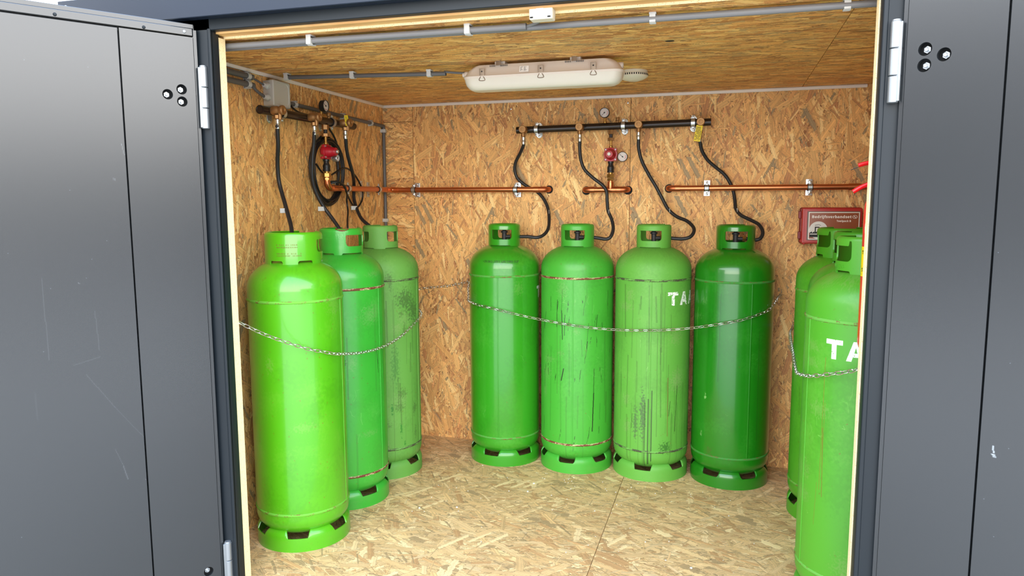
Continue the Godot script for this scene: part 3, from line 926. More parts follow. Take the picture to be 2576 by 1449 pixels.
func make_bottle(at: Vector2, label: String, group: String, o: Dictionary) -> Node3D:
	var t := thing("gas_cylinder", label, "gas cylinder", Vector3(at.x, 0, at.y), group)
	rng.seed = o.seed
	var c: Color = o.color
	var paint := mat(Color.WHITE, o.rough, 0.0, ImageTexture.create_from_image(skin(c, o.look, o.get("letters", []))))
	paint.metallic_specular = 0.5
	if o.get("gloss", 0.0) > 0.0:
		paint.clearcoat_enabled = true
		paint.clearcoat = o.gloss
		paint.clearcoat_roughness = 0.08
	var body := part(t, "body", bottle_body(), paint)
	part(t, "foot_ring", foot_ring(o.foot), plain_skin(c, o, paint))
	part(t, "collar", collar(o.rc, o.windows, o.notches, o.gap, o.get("hook", false)), plain_skin(c, o, paint))
	var weld := mat(Color.WHITE, 0.7, 0.0, ImageTexture.create_from_image(weld_image(c, o.weld)))
	for h in [0.953, 0.144]:
		part(t, "weld_seam", lathe([[R - 0.001, h - 0.006], [R + 0.0012, h - 0.0045], [R + 0.0026, h - 0.002], [R + 0.0026, h + 0.002], [R + 0.0012, h + 0.0045], [R - 0.001, h + 0.006]], 88), weld)
	for a in o.seams:   # weld down the side of the shell
		var s := deg_to_rad(a)
		part(t, "side_weld", block(0.006, 0.8, 0.004, 0.0015, 0.0015), plain_skin(c, o, paint), Vector3(sin(s) * R, 0.5485, cos(s) * R), Basis(Vector3.UP, s))
	make_valve(t, o.outlet)
	for w in o.get("raised", []):   # lettering pressed into the collar: [text, height, phi, level]
		part(t, "raised_lettering", bent_text(w[0], w[1], 0.0012, w[2], w[3], func(_h): return o.rc, -0.0002), plain_skin(c, o, paint))
	if o.has("chip"):               # paint knocked off the rim down to red primer
		var mb := MB.new()
		var a0: float = o.chip[0]
		while a0 < o.chip[1]:
			var pts := []
			for q in [a0, a0 + 2.0]:
				var f: float = sin(PI * clampf((q - o.chip[0]) / (o.chip[1] - o.chip[0]), 0.0, 1.0))
				var low: float = 1.2025 - 0.013 * f * (0.7 + 0.3 * sin(q * 1.7))
				var rr: float = o.rc + 0.0005
				var d := Vector3(sin(deg_to_rad(q)), 0, cos(deg_to_rad(q)))
				pts.append([d * rr + Vector3(0, low, 0), d * (rr - 0.001) + Vector3(0, maxf(1.198, low), 0), d * (rr - 0.0095) + Vector3(0, 1.2054, 0)])
			mb.quad(pts[0][0], pts[1][0], pts[1][1], pts[0][1])
			mb.quad(pts[0][1], pts[1][1], pts[1][2], pts[0][2])
			a0 += 2.0
		part(t, "bare_patch", mb.mesh(), M.bare, Vector3.ZERO, Basis(), "red primer where paint is knocked off")
	for w in o.get("rows", []):     # lines of small pressed characters: [from, to, levels]
		var mb := MB.new()
		for lv in w[2]:
			var x: float = w[0]
			while x < w[1]:
				var wd := rng.randf_range(1.2, 3.0)
				if rng.randf() < 0.85:
					for k in 2:
						var hh: float = lv + (0.0022 if k == 0 else -0.0006)
						var p0: Vector3 = Vector3(sin(deg_to_rad(x)), 0, cos(deg_to_rad(x))) * (o.rc + 0.0009)
						var p1: Vector3 = Vector3(sin(deg_to_rad(x + wd)), 0, cos(deg_to_rad(x + wd))) * (o.rc + 0.0009)
						mb.quad(p0 + Vector3(0, hh, 0), p1 + Vector3(0, hh, 0), p1 + Vector3(0, hh + 0.0014, 0), p0 + Vector3(0, hh + 0.0014, 0))
				x += wd + rng.randf_range(0.7, 1.6)
		part(t, "pressed_marking", mb.mesh(), M.rust if w[3] else plain_skin(c, o, paint))
	for w in o.get("print", []):
		part(t, "stamped_marking", bent_text(w[0], w[1], 0.0003, w[2], w[3], bottle_radius, 0.0006), M.print_black)
	return t

var plain_cache := {}
# the same paint for collar, foot and welds: mottled and flecked, mapped on three planes
func plain_skin(c: Color, o: Dictionary, like: StandardMaterial3D) -> StandardMaterial3D:
	if not plain_cache.has(o.seed):
		var im := Image.create_empty(256, 256, false, Image.FORMAT_RGBA8)
		im.fill(c)
		var worn: float = o.look.get("worn", 0.3)
		for k in 14:
			var s := blot(rng.randi_range(20, 70), rng.randi_range(20, 60), Color(lerpf(c.r, 0.55, 0.4), lerpf(c.g, 0.6, 0.35), lerpf(c.b, 0.4, 0.4), 0.4 * worn), 0.12)
			im.blend_rect(s, Rect2i(Vector2i.ZERO, s.get_size()), Vector2i(rng.randi_range(-20, 256), rng.randi_range(-20, 256)))
		for k in int(260 * worn):
			var q := [rgb(128, 72, 34), rgb(50, 60, 34), Color(c.r * 0.7, c.g * 0.7, c.b * 0.7)]
			im.set_pixel(rng.randi() % 256, rng.randi() % 256, q[rng.randi() % 3])
		var m := mat(Color.WHITE, like.roughness, 0.0, ImageTexture.create_from_image(im))
		m.clearcoat_enabled = like.clearcoat_enabled
		m.clearcoat = like.clearcoat
		m.clearcoat_roughness = like.clearcoat_roughness
		plain_cache[o.seed] = tri_mat(m, Vector3.ONE * 4.0)
	return plain_cache[o.seed]

func make_bottles() -> void:
	var back := "gas cylinders in a row against the back wall"
	var dk := Color(0.03, 0.05, 0.03, 0.9)
	make_bottle(Vector2(0.7472, 0.187), "glossy mid green gas cylinder with stamped UN marking, leftmost against the back wall", back, {
		"seed": 101, "color": rgb(48, 143, 27), "rough": 0.3, "gloss": 0.6, "rc": 0.081, "foot": -8.0, "weld": 0, "seams": [5.6], "outlet": 100.0,
		"windows": [[-36, 44], [150, 222]], "notches": [[-43, 40], [150, 230]], "gap": [98, 138],
		"look": {"dust": 6, "scuffs": 16, "chips": 40, "weld": 0.25, "worn": 0.25, "dark": 4},
		"letters": [["TAABEGAS", 81.5, 0.897, 0.06, 0.3]], "print": [["=39.0KG-2011  UN 1965 SUP", 0.0105, 10.0, 1.026]]})
	make_bottle(Vector2(1.1227, 0.187), "scraped green gas cylinder with black scratches and rusty upper weld, second against the back wall", back, {
		"seed": 102, "color": rgb(65, 161, 48), "rough": 0.45, "gloss": 0.12, "rc": 0.081, "foot": -5.0, "weld": 1, "seams": [4.6], "outlet": 100.0,
		"windows": [[-43, 37], [150, 222]], "notches": [[-46, 34], [150, 230]], "gap": [98, 136],
		"look": {"dust": 20, "scuffs": 60, "chips": 160, "weld": 0.9, "worn": 0.7, "dark": 80, "streaks": 30,
			"lines": [[-21, 0.85, -22, 0.72, dk, 2.0], [-12, 0.9, -13.5, 0.8, dk, 1.0], [-13.5, 0.8, -12, 0.66, dk, 3.0], [-8, 0.78, -8.6, 0.68, dk, 2.0], [39, 0.52, 38, 0.4, dk, 2.0], [38, 0.4, 36, 0.21, dk, 4.0], [29, 0.74, 26, 0.62, dk, 1.0], [44, 0.78, 41, 0.7, dk, 2.0], [-10, 0.52, -14, 0.46, dk, 4.0], [4.6, 0.9, 4.6, 0.5, Color(0.1, 0.16, 0.06, 0.5), 2.0], [-33, 0.62, -35, 0.2, Color(0.12, 0.3, 0.1, 0.5), 2.0]]}})
	make_bottle(Vector2(1.4921, 0.187), "faded matt green gas cylinder with white TAA lettering, third against the back wall", back, {
		"seed": 103, "color": rgb(94, 164, 60), "rough": 0.55, "rc": 0.081, "foot": -6.0, "weld": 2, "seams": [3.4], "outlet": 100.0,
		"windows": [[-48, 32], [145, 215]], "notches": [[-50, 30], [150, 230]], "gap": [98, 140], "raised": [["TAABEGAS", 0.010, 0.0, 1.113]],
		"look": {"dust": 40, "scuffs": 20, "chips": 60, "weld": 0.7, "worn": 0.6, "dark": 5, "streaks": 110,
			"stains": [[28, 0.165, 70, 60, Color(0.2, 0.42, 0.14, 0.85)], [-7, 0.32, 34, 240, Color(0.28, 0.4, 0.24, 0.8)], [-18, 0.28, 30, 170, Color(0.28, 0.4, 0.24, 0.7)]],
			"lines": [[3.4, 0.93, 3.4, 0.5, Color(0.2, 0.24, 0.12, 0.6), 3.0], [1, 0.4, 1, 0.08, Color(0.16, 0.24, 0.12, 0.7), 7.0], [6, 0.44, 6, 0.1, Color(0.16, 0.24, 0.12, 0.8), 4.0], [-4, 0.38, -4, 0.06, Color(0.16, 0.24, 0.12, 0.6), 4.0], [30, 0.5, 31, 0.22, rgb(120, 70, 30, 150), 3.0], [47, 0.46, 44, 0.24, dk, 1.5]]},
		"letters": [["TAABEGAS", 28.0, 0.899, 0.063, 0.3]]})
	make_bottle(Vector2(1.8649, 0.187), "dark glossy green gas cylinder, rightmost of the row against the back wall", back, {
		"seed": 104, "color": rgb(25, 117, 17), "rough": 0.28, "gloss": 0.6, "rc": 0.087, "foot": -29.0, "weld": 0, "seams": [25.7], "outlet": 95.0,
		"windows": [[-33, 39], [150, 222]], "notches": [[-44, 34], [150, 230]], "gap": [95, 150],
		"look": {"dust": 14, "scuffs": 16, "chips": 40, "weld": 0.4, "worn": 0.3, "dark": 4, "streaks": 10,
			"stains": [[-40, 0.42, 16, 34, Color(0.62, 0.75, 0.5, 0.7)], [-46, 0.24, 16, 36, Color(0.5, 0.62, 0.4, 0.7)], [-30, 0.17, 40, 40, Color(0.4, 0.36, 0.2, 0.4)]],
			"lines": [[-18.6, 0.9, -20, 0.5, Color(0.12, 0.3, 0.1, 0.7), 2.0], [-16.6, 0.86, -18, 0.4, Color(0.12, 0.3, 0.1, 0.5), 1.0], [-62, 0.83, -64, 0.66, Color(0.55, 0.75, 0.4, 0.7), 2.0]]},
		"letters": []})
	var left := "gas cylinders in a row along the left wall"
	make_bottle(Vector2(0.23, 1.268), "large-looking lime green gas cylinder with wide collar, nearest in the left row", left, {
		"seed": 105, "color": rgb(77, 163, 20), "rough": 0.3, "gloss": 0.6, "rc": 0.107, "foot": 24.0, "weld": 0, "seams": [98.6], "outlet": -80.0,
		"windows": [[84, 150], [-156, -74]], "notches": [[-21, 10], [40, 72], [-80, -50], [100, 132]], "gap": [152, 200], "rows": [[-2, 40, [1.158, 1.149], true], [-2, 46, [1.126, 1.118], true]],
		"look": {"dust": 10, "scuffs": 14, "chips": 300, "weld": 0.25, "worn": 0.5}})
	make_bottle(Vector2(0.216, 0.88), "scuffed green gas cylinder with red-chipped collar, middle of the left row", left, {
		"seed": 106, "color": rgb(53, 164, 48), "rough": 0.36, "gloss": 0.25, "rc": 0.092, "foot": 0.0, "weld": 1, "seams": [86.0], "outlet": 200.0,
		"windows": [[41, 118], [-150, -80]], "notches": [[30, 100], [-40, 10], [-110, -60]], "gap": [150, 205], "rows": [[-20, 36, [1.184, 1.176, 1.168, 1.16, 1.152, 1.144, 1.136], false]], "chip": [14.0, 50.0],
		"look": {"dust": 26, "scuffs": 70, "chips": 200, "weld": 0.8, "worn": 0.7, "dark": 12, "streaks": 40}})
	make_bottle(Vector2(0.223, 0.5176), "dusty faded green gas cylinder, farthest of the left row in the corner", left, {
		"seed": 107, "color": rgb(97, 158, 66), "rough": 0.6, "rc": 0.083, "foot": 20.0, "weld": 2, "seams": [95.0], "outlet": 200.0,
		"windows": [[48, 118], [-80, -14]], "notches": [[40, 110], [-60, 6]], "gap": [150, 205], "rows": [[-6, 44, [1.19, 1.182, 1.174, 1.166, 1.158, 1.15, 1.142], false]], "raised": [["TAABEGAS", 0.009, 75.0, 1.113]],
		"look": {"dust": 60, "scuffs": 24, "chips": 80, "weld": 0.9, "worn": 0.7, "streaks": 90, "grime": 40,
			"stains": [[64, 0.86, 120, 110, Color(0.2, 0.3, 0.15, 0.5)], [80, 0.8, 90, 120, Color(0.2, 0.3, 0.15, 0.5)], [38, 0.34, 16, 60, Color(0.2, 0.5, 0.16, 0.9)], [52, 0.24, 14, 80, Color(0.2, 0.5, 0.16, 0.9)], [58, 0.16, 12, 34, Color(0.2, 0.5, 0.16, 0.9)], [44, 0.55, 50, 200, Color(0.22, 0.46, 0.18, 0.5)]]}})
	var right := "gas cylinders in a row along the right wall"
	make_bottle(Vector2(2.284, 0.505), "green gas cylinder below the first aid kit, farthest of the right row", right, {
		"seed": 108, "color": rgb(70, 150, 26), "rough": 0.42, "gloss": 0.2, "rc": 0.105, "foot": -74.0, "weld": 0, "seams": [40.0], "outlet": 60.0,
		"windows": [[-110, -37], [70, 140]], "notches": [[-95, -55], [60, 120]], "gap": [145, 200], "hook": true,
		"look": {"dust": 20, "scuffs": 30, "chips": 60, "weld": 0.4, "worn": 0.4, "streaks": 10}})
	make_bottle(Vector2(2.295, 0.872), "green gas cylinder almost hidden behind the nearest one of the right row", right, {
		"seed": 109, "color": rgb(64, 150, 32), "rough": 0.42, "gloss": 0.2, "rc": 0.1, "foot": -60.0, "weld": 0, "seams": [40.0], "outlet": 60.0,
		"windows": [[-100, -40], [70, 140]], "notches": [[-95, -55], [60, 120]], "gap": [145, 200], "hook": true,
		"look": {"dust": 20, "scuffs": 30, "chips": 60, "weld": 0.4, "worn": 0.4, "streaks": 10}})
	make_bottle(Vector2(2.2525, 1.235), "pale green gas cylinder with large white TA lettering, nearest in the right row", right, {
		"seed": 110, "color": rgb(74, 154, 35), "rough": 0.45, "gloss": 0.1, "rc": 0.096, "foot": -60.0, "weld": 0, "seams": [-72.0], "outlet": 60.0,
		"windows": [[-112, -40.5], [70, 140]], "notches": [[-80, -42], [60, 120]], "gap": [145, 200], "hook": true, "raised": [["TAABEGAS", 0.0105, -78.0, 1.113]],
		"look": {"dust": 50, "scuffs": 50, "chips": 160, "weld": 0.6, "worn": 0.5, "streaks": 10,
			"lines": [[-46, 0.84, -47, 0.42, rgb(150, 96, 30, 120), 2.0], [-44, 0.7, -44.5, 0.5, rgb(150, 96, 30, 130), 1.0], [-45.5, 0.62, -43.5, 0.4, rgb(140, 70, 26, 150), 2.0], [-50, 0.44, -52, 0.3, rgb(150, 96, 30, 90), 2.0]]},
		"letters": [["TAABEGAS", -45.5, 0.899, 0.06, 0.5]]})

# ------------------------------------------------------------------ pipework
const HOSE_A := [Vector3(0.822, 1.624, 0.090), Vector3(0.821, 1.598, 0.088), Vector3(0.794, 1.558, 0.060), Vector3(0.766, 1.517, 0.040), Vector3(0.758, 1.475, 0.028), Vector3(0.773, 1.432, 0.022), Vector3(0.820, 1.394, 0.018), Vector3(0.878, 1.362, 0.018), Vector3(0.918, 1.319, 0.030), Vector3(0.942, 1.271, 0.050), Vector3(0.954, 1.218, 0.080), Vector3(0.957, 1.175, 0.120), Vector3(0.941, 1.147, 0.155), Vector3(0.913, 1.136, 0.175), Vector3(0.872, 1.140, 0.180), Vector3(0.824, 1.140, 0.180), Vector3(0.790, 1.140, 0.180)]
const HOSE_B := [Vector3(1.112, 1.631, 0.090), Vector3(1.112, 1.611, 0.090), Vector3(1.112, 1.570, 0.090), Vector3(1.118, 1.519, 0.090), Vector3(1.137, 1.472, 0.090), Vector3(1.179, 1.431, 0.090), Vector3(1.227, 1.394, 0.092), Vector3(1.248, 1.363, 0.095), Vector3(1.253, 1.312, 0.100), Vector3(1.260, 1.266, 0.110), Vector3(1.280, 1.226, 0.125), Vector3(1.292, 1.181, 0.150), Vector3(1.284, 1.144, 0.175), Vector3(1.263, 1.132, 0.180), Vector3(1.230, 1.136, 0.180), Vector3(1.196, 1.140, 0.180), Vector3(1.166, 1.140, 0.180)]
const HOSE_C := [Vector3(1.401, 1.633, 0.090), Vector3(1.401, 1.613, 0.090), Vector3(1.401, 1.574, 0.085), Vector3(1.415, 1.514, 0.075), Vector3(1.447, 1.448, 0.060), Vector3(1.483, 1.388, 0.050), Vector3(1.514, 1.331, 0.050), Vector3(1.546, 1.276, 0.060), Vector3(1.588, 1.240, 0.075), Vector3(1.639, 1.219, 0.100), Vector3(1.670, 1.192, 0.130), Vector3(1.675, 1.169, 0.155), Vector3(1.659, 1.146, 0.175), Vector3(1.626, 1.137, 0.180), Vector3(1.592, 1.138, 0.180), Vector3(1.566, 1.140, 0.180), Vector3(1.535, 1.140, 0.180)]
const HOSE_D := [Vector3(1.690, 1.615, 0.090), Vector3(1.690, 1.596, 0.088), Vector3(1.700, 1.553, 0.070), Vector3(1.727, 1.509, 0.050), Vector3(1.766, 1.474, 0.035), Vector3(1.806, 1.440, 0.024), Vector3(1.833, 1.400, 0.018), Vector3(1.849, 1.360, 0.018), Vector3(1.858, 1.315, 0.030), Vector3(1.864, 1.275, 0.050), Vector3(1.888, 1.246, 0.075), Vector3(1.930, 1.225, 0.100), Vector3(1.967, 1.204, 0.130), Vector3(1.984, 1.171, 0.160), Vector3(1.974, 1.143, 0.180), Vector3(1.950, 1.135, 0.184), Vector3(1.93, 1.139, 0.184), Vector3(1.908, 1.140, 0.184)]
const HOSE_E := [Vector3(0.100, 1.628, 1.147), Vector3(0.100, 1.608, 1.149), Vector3(0.085, 1.544, 1.127), Vector3(0.060, 1.481, 1.098), Vector3(0.050, 1.415, 1.081), Vector3(0.060, 1.370, 1.083), Vector3(0.090, 1.316, 1.105), Vector3(0.120, 1.268, 1.131), Vector3(0.160, 1.221, 1.173), Vector3(0.19, 1.18, 1.215)]
const HOSE_F := [Vector3(0.100, 1.627, 0.874), Vector3(0.100, 1.608, 0.877), Vector3(0.090, 1.562, 0.868), Vector3(0.080, 1.506, 0.865), Vector3(0.070, 1.430, 0.856), Vector3(0.070, 1.383, 0.843), Vector3(0.080, 1.335, 0.826), Vector3(0.100, 1.286, 0.808), Vector3(0.130, 1.247, 0.805), Vector3(0.170, 1.201, 0.815), Vector3(0.198, 1.165, 0.83)]
const HOSE_G := [Vector3(0.100, 1.631, 0.604), Vector3(0.100, 1.608, 0.602), Vector3(0.090, 1.562, 0.579), Vector3(0.080, 1.508, 0.538), Vector3(0.070, 1.457, 0.491), Vector3(0.030, 1.407, 0.406), Vector3(0.030, 1.336, 0.411), Vector3(0.060, 1.282, 0.440), Vector3(0.100, 1.235, 0.47), Vector3(0.150, 1.200, 0.485), Vector3(0.195, 1.165, 0.485)]

func make_hose(pts: Array, label: String, group: String, ferrule_up: Vector3, tag_at: Vector3, tag_dir: Vector3) -> void:
	var path := smooth_path(pts, 0.008)
	var base: Vector3 = pts[0]
	var t := thing("gas_hose", label, "hose", base, group)
	for i in path.size(): path[i] -= base
	part(t, "rubber_tube", tube(path, 0.0083, 12), M.rubber)
	part(t, "crimped_ferrule", lathe([[0.0098, 0], [0.0106, 0.001], [0.0106, 0.018], [0.0098, 0.02], [0.0106, 0.022], [0.0106, 0.036], [0.007, 0.04]], 16), M.steel_bright, Vector3(0, -0.022, 0), along(ferrule_up))
	part(t, "union_nut", lathe([[0.0125, 0], [0.0135, 0.001], [0.0135, 0.013], [0.0125, 0.014]], 6, 20.0), M.brass_dull, Vector3(0, 0.018, 0))
	var tp := tag_at - base
	part(t, "tag", block(0.032, 0.019, 0.0015, 0.0004, 0.0006), M.clip, tp, Basis(Vector3.UP, atan2(-tag_dir.z, tag_dir.x)))

func make_hoses() -> void:
	var gb := "black hoses from the back manifold"
	make_hose(HOSE_A, "black gas hose looping left then right to the leftmost back cylinder", gb, Vector3.UP, Vector3(0.946, 1.262, 0.054), Vector3(0.3, 0, 1))
	make_hose(HOSE_B, "black gas hose hanging in front of the copper tee piece", gb, Vector3.UP, Vector3(1.262, 1.264, 0.112), Vector3(0.3, 0, 1))
	make_hose(HOSE_C, "black gas hose running diagonally down to the cylinder with TAA lettering", gb, Vector3.UP, Vector3(1.552, 1.269, 0.064), Vector3(0.3, 0, 1))
	make_hose(HOSE_D, "black gas hose behind the right copper pipe to the dark green cylinder", gb, Vector3.UP, Vector3(1.866, 1.27, 0.054), Vector3(0.3, 0, 1))
	var gl := "black hoses from the left manifold"
	make_hose(HOSE_E, "black gas hose down to the nearest cylinder of the left row", gl, Vector3.UP, Vector3(0.1, 1.283, 1.128), Vector3(-0.7, 0, 1))
	make_hose(HOSE_F, "black gas hose beside the coiled cable on the left wall", gl, Vector3.UP, Vector3(0.092, 1.287, 0.826), Vector3(-0.7, 0, 1))
	make_hose(HOSE_G, "black gas hose crossing behind the copper pipe near the back corner", gl, Vector3.UP, Vector3(0.052, 1.287, 0.452), Vector3(-0.7, 0, 1))

# a valve block on a manifold; out: away from the wall
func manifold_valve(t: Node, at: Vector3, out: Vector3) -> void:
	var side := out.cross(Vector3.UP)
	var v := part(t, "shut_off_valve", lathe([[0.014, -0.016], [0.017, -0.012], [0.017, 0.012], [0.0145, 0.016], [0.0145, 0.024]], 18), M.brass_dull, at + out * 0.012, along(out))
	part(v, "handwheel", lathe([[0.006, 0.024], [0.018, 0.026], [0.0188, 0.029], [0.0188, 0.037], [0.017, 0.0395], [0.009, 0.0395], [0.008, 0.0375], [0.0045, 0.0375], [0.004, 0.034], [0.0, 0.034]], 24), M.brass_dull)
	part(v, "outlet_neck", lathe([[0.0085, -0.036], [0.0085, 0.0]], 14), M.brass_dull, Vector3(0, 0.02, 0), v.transform.basis.inverse())

func make_gauge(t: Node, at: Vector3, out: Vector3, r: float, needle: float, case: Material) -> void:
	var g := part(t, "pressure_gauge", lathe([[r * 0.7, -0.026], [r * 0.96, -0.02], [r, -0.002], [r, 0.002], [r * 0.93, 0.0035], [r * 0.9, 0.001], [r * 0.9, -0.001], [0.0, -0.001]], 32), case, at, along(out))
	part(g, "dial", lathe([[r * 0.89, -0.001], [r * 0.89, -0.0002], [0.0, -0.0002]], 32), M.dial)
	var ticks := MB.new()
	for k in 11:
		var a := deg_to_rad(-135.0 + 27.0 * k)
		var d := Vector3(sin(a), 0, -cos(a))
		var s := Vector3(-d.z, 0, d.x) * r * 0.02
		ticks.quad(d * r * 0.68 - s + Vector3(0, 0.0001, 0), d * r * 0.82 - s + Vector3(0, 0.0001, 0), d * r * 0.82 + s + Vector3(0, 0.0001, 0), d * r * 0.68 + s + Vector3(0, 0.0001, 0))
	part(g, "scale_marks", ticks.mesh(), M.print_black)
	var arc := MB.new()
	for k in 6:
		var a := deg_to_rad(60.0 + 12.0 * k)
		var b := deg_to_rad(72.0 + 12.0 * k)
		var p := Vector3(sin(a), 0.0002 / r, -cos(a)) * r
		var q := Vector3(sin(b), 0.0002 / r, -cos(b)) * r
		arc.quad(p * 0.58, p * 0.66, q * 0.66, q * 0.58)
	part(g, "red_arc", arc.mesh(), M.print_red)
	part(g, "needle", block(r * 0.07, 0.0006, r * 1.0, 0.0001, 0.0002), M.print_black, Vector3(sin(needle), 0.0, -cos(needle)) * r * 0.24 + Vector3(0, 0.0008, 0), Basis(Vector3.UP, -needle))
	part(g, "hub", lathe([[r * 0.13, 0], [r * 0.13, 0.0018], [0.0, 0.002]], 12), M.print_black)

# a pipe clip screwed to the wall: out away from the wall, pipe along dir, centre of the pipe at `at`
func pipe_clamp(at: Vector3, out: Vector3, dir: Vector3, pr: float, stand: float, label: String, group: String, round_plate: bool) -> void:
	var up := dir.cross(out)
	if up.y < 0: up = -up
	var t := thing("pipe_clamp", label, "pipe clamp", at, group)
	var b := Basis(up.cross(out), up, out)
	var mb := MB.new()
	var P := []
	for i in 28:   # the band
		var a := TAU * i / 28
		var d := up * cos(a) + out * sin(a)
		var loop := PackedVector3Array()
		for q in [[0.0005, -0.009], [0.0035, -0.009], [0.0035, 0.009], [0.0005, 0.009]]:
			loop.append(d * (pr + q[0]) + dir * q[1])
		P.append(loop)
	mb.rings(P, false, 40.0, true)
	part(t, "band", mb.mesh(), M.zinc)
	var lining := MB.new()
	P = []
	for i in 28:
		var a := TAU * i / 28
		var d := up * cos(a) + out * sin(a)
		var loop := PackedVector3Array()
		for q in [[0.0, -0.012], [0.003, -0.012], [0.003, -0.0085], [0.0, -0.0085]]: loop.append(d * (pr + q[0]) + dir * q[1])
		P.append(loop)
	lining.rings(P, false, 40.0, true)
	P = []
	for i in 28:
		var a := TAU * i / 28
		var d := up * cos(a) + out * sin(a)
		var loop := PackedVector3Array()
		for q in [[0.0, 0.0085], [0.003, 0.0085], [0.003, 0.012], [0.0, 0.012]]: loop.append(d * (pr + q[0]) + dir * q[1])
		P.append(loop)
	lining.rings(P, false, 40.0, true)
	part(t, "rubber_lining", lining.mesh(), M.rubber)
	for s in [-1.0, 1.0]:
		part(t, "lug", block(0.015, 0.014, 0.004, 0.001, 0.002), M.zinc, up * s * (pr + 0.009) + out * 0.002, b)
		part(t, "screw", lathe([[0.0045, 0], [0.0045, 0.002], [0.003, 0.0035], [0.0, 0.004]], 12), M.steel_bright, up * s * (pr + 0.010) + out * 0.004, along(out))
	part(t, "stud", rod(-out * (pr + 0.001), -out * (stand - 0.002), 0.005, 10), M.zinc)
	var ph := 0.062
	if round_plate: part(t, "wall_plate", loft([[0.0, 0.0165, ph * 0.62, 0.016], [0.002, 0.0165, ph * 0.62, 0.016], [0.003, 0.0155, ph * 0.6, 0.0155]], 6), M.zinc, -out * stand, Basis(out.cross(up).normalized() * -1.0, out, (out.cross(up) * -1.0).cross(out)))
	else: part(t, "wall_plate", block(0.03, 0.076, 0.0025, 0.0006, 0.003), M.zinc, -out * (stand - 0.00125), b)
	for s in [-1.0, 1.0]:
		part(t, "wall_screw", lathe([[0.0055, 0], [0.0055, 0.0015], [0.0035, 0.003], [0.0, 0.0032]], 12), M.steel_bright, up * s * 0.029 - out * (stand - 0.0028), along(out))

func make_manifolds() -> void:
	# on the back wall
	var a := Vector3(0.778, 1.677, 0.06)
	var b := Vector3(1.738, 1.687, 0.06)
	var t := thing("gas_manifold", "dark brown manifold pipe on the back wall with four brass valves", "manifold", a)
	part(t, "pipe", rod(Vector3.ZERO, b - a, 0.0175, 24), M.manifold)
	for x in [0.824, 1.113, 1.402, 1.692]:
		manifold_valve(t, a.lerp(b, (x - a.x) / (b.x - a.x)) - a + Vector3(0, -0.002, 0.012), Vector3.BACK)
	part(t, "gauge_stem", lathe([[0.009, 0], [0.009, 0.008], [0.006, 0.009], [0.006, 0.024], [0.008, 0.025], [0.008, 0.036]], 12), M.brass, Vector3(1.232, 1.697, 0.062) - a)
	make_gauge(t, Vector3(1.232, 1.746, 0.085) - a, Vector3.BACK, 0.0245, deg_to_rad(225), M.black_plastic)
	part(t, "plug", lathe([[0.005, 0], [0.005, 0.01], [0.0095, 0.014], [0.0095, 0.026], [0.0085, 0.028]], 12), M.brass_dull, Vector3(1.294, 1.696, 0.062) - a)
	for q in [[0.883, "pipe clamp at the left end of the back manifold"], [1.322, "pipe clamp beside the plug on the back manifold"], [1.655, "pipe clamp beside the yellow tag on the back manifold"]]:
		pipe_clamp(a.lerp(b, (q[0] - a.x) / (b.x - a.x)), Vector3.BACK, (b - a).normalized(), 0.0178, 0.06, q[1], "clamps of the manifolds", true)
	# on the left wall
	a = Vector3(0.06, 1.677, 1.2)
	b = Vector3(0.06, 1.683, 0.45)
	t = thing("gas_manifold", "dark brown manifold pipe on the left wall with three brass valves", "manifold", a)
	part(t, "pipe", rod(Vector3.ZERO, b - a, 0.0172, 24), M.manifold)
	part(t, "end_cap", lathe([[0.014, 0], [0.0172, 0.001], [0.0175, 0.003], [0.014, 0.004], [0.0125, 0.002], [0.0, 0.002]], 24), M.manifold, Vector3(0, 0, 0.0), along(Vector3.BACK))
	for z in [1.147, 0.876, 0.603]:
		manifold_valve(t, a.lerp(b, (z - a.z) / (b.z - a.z)) - a + Vector3(0.02, 0.001, 0), Vector3.RIGHT)
	part(t, "gauge_stem", lathe([[0.009, 0], [0.009, 0.008], [0.006, 0.009], [0.006, 0.022], [0.008, 0.023], [0.008, 0.036]], 12), M.brass, Vector3(0.062, 1.696, 0.748) - a)
	make_gauge(t, Vector3(0.085, 1.744, 0.748) - a, Vector3.RIGHT, 0.026, deg_to_rad(210), M.black_plastic)
	part(t, "plug", lathe([[0.005, 0], [0.005, 0.01], [0.0095, 0.014], [0.0095, 0.026], [0.0085, 0.028]], 12), M.brass_dull, Vector3(0.062, 1.694, 0.685) - a)
	for q in [[1.055, "pipe clamp below the junction box on the left manifold"], [0.657, "pipe clamp between the gauge and the yellow tag on the left manifold"]]:
		pipe_clamp(a.lerp(b, (q[0] - a.z) / (b.z - a.z)), Vector3.RIGHT, (b - a).normalized(), 0.0175, 0.06, q[1], "clamps of the manifolds", true)

func hex(h: float, r: float) -> ArrayMesh:
	return lathe([[r - 0.0008, 0], [r, 0.001], [r, h - 0.001], [r - 0.0008, h]], 6, 20.0)

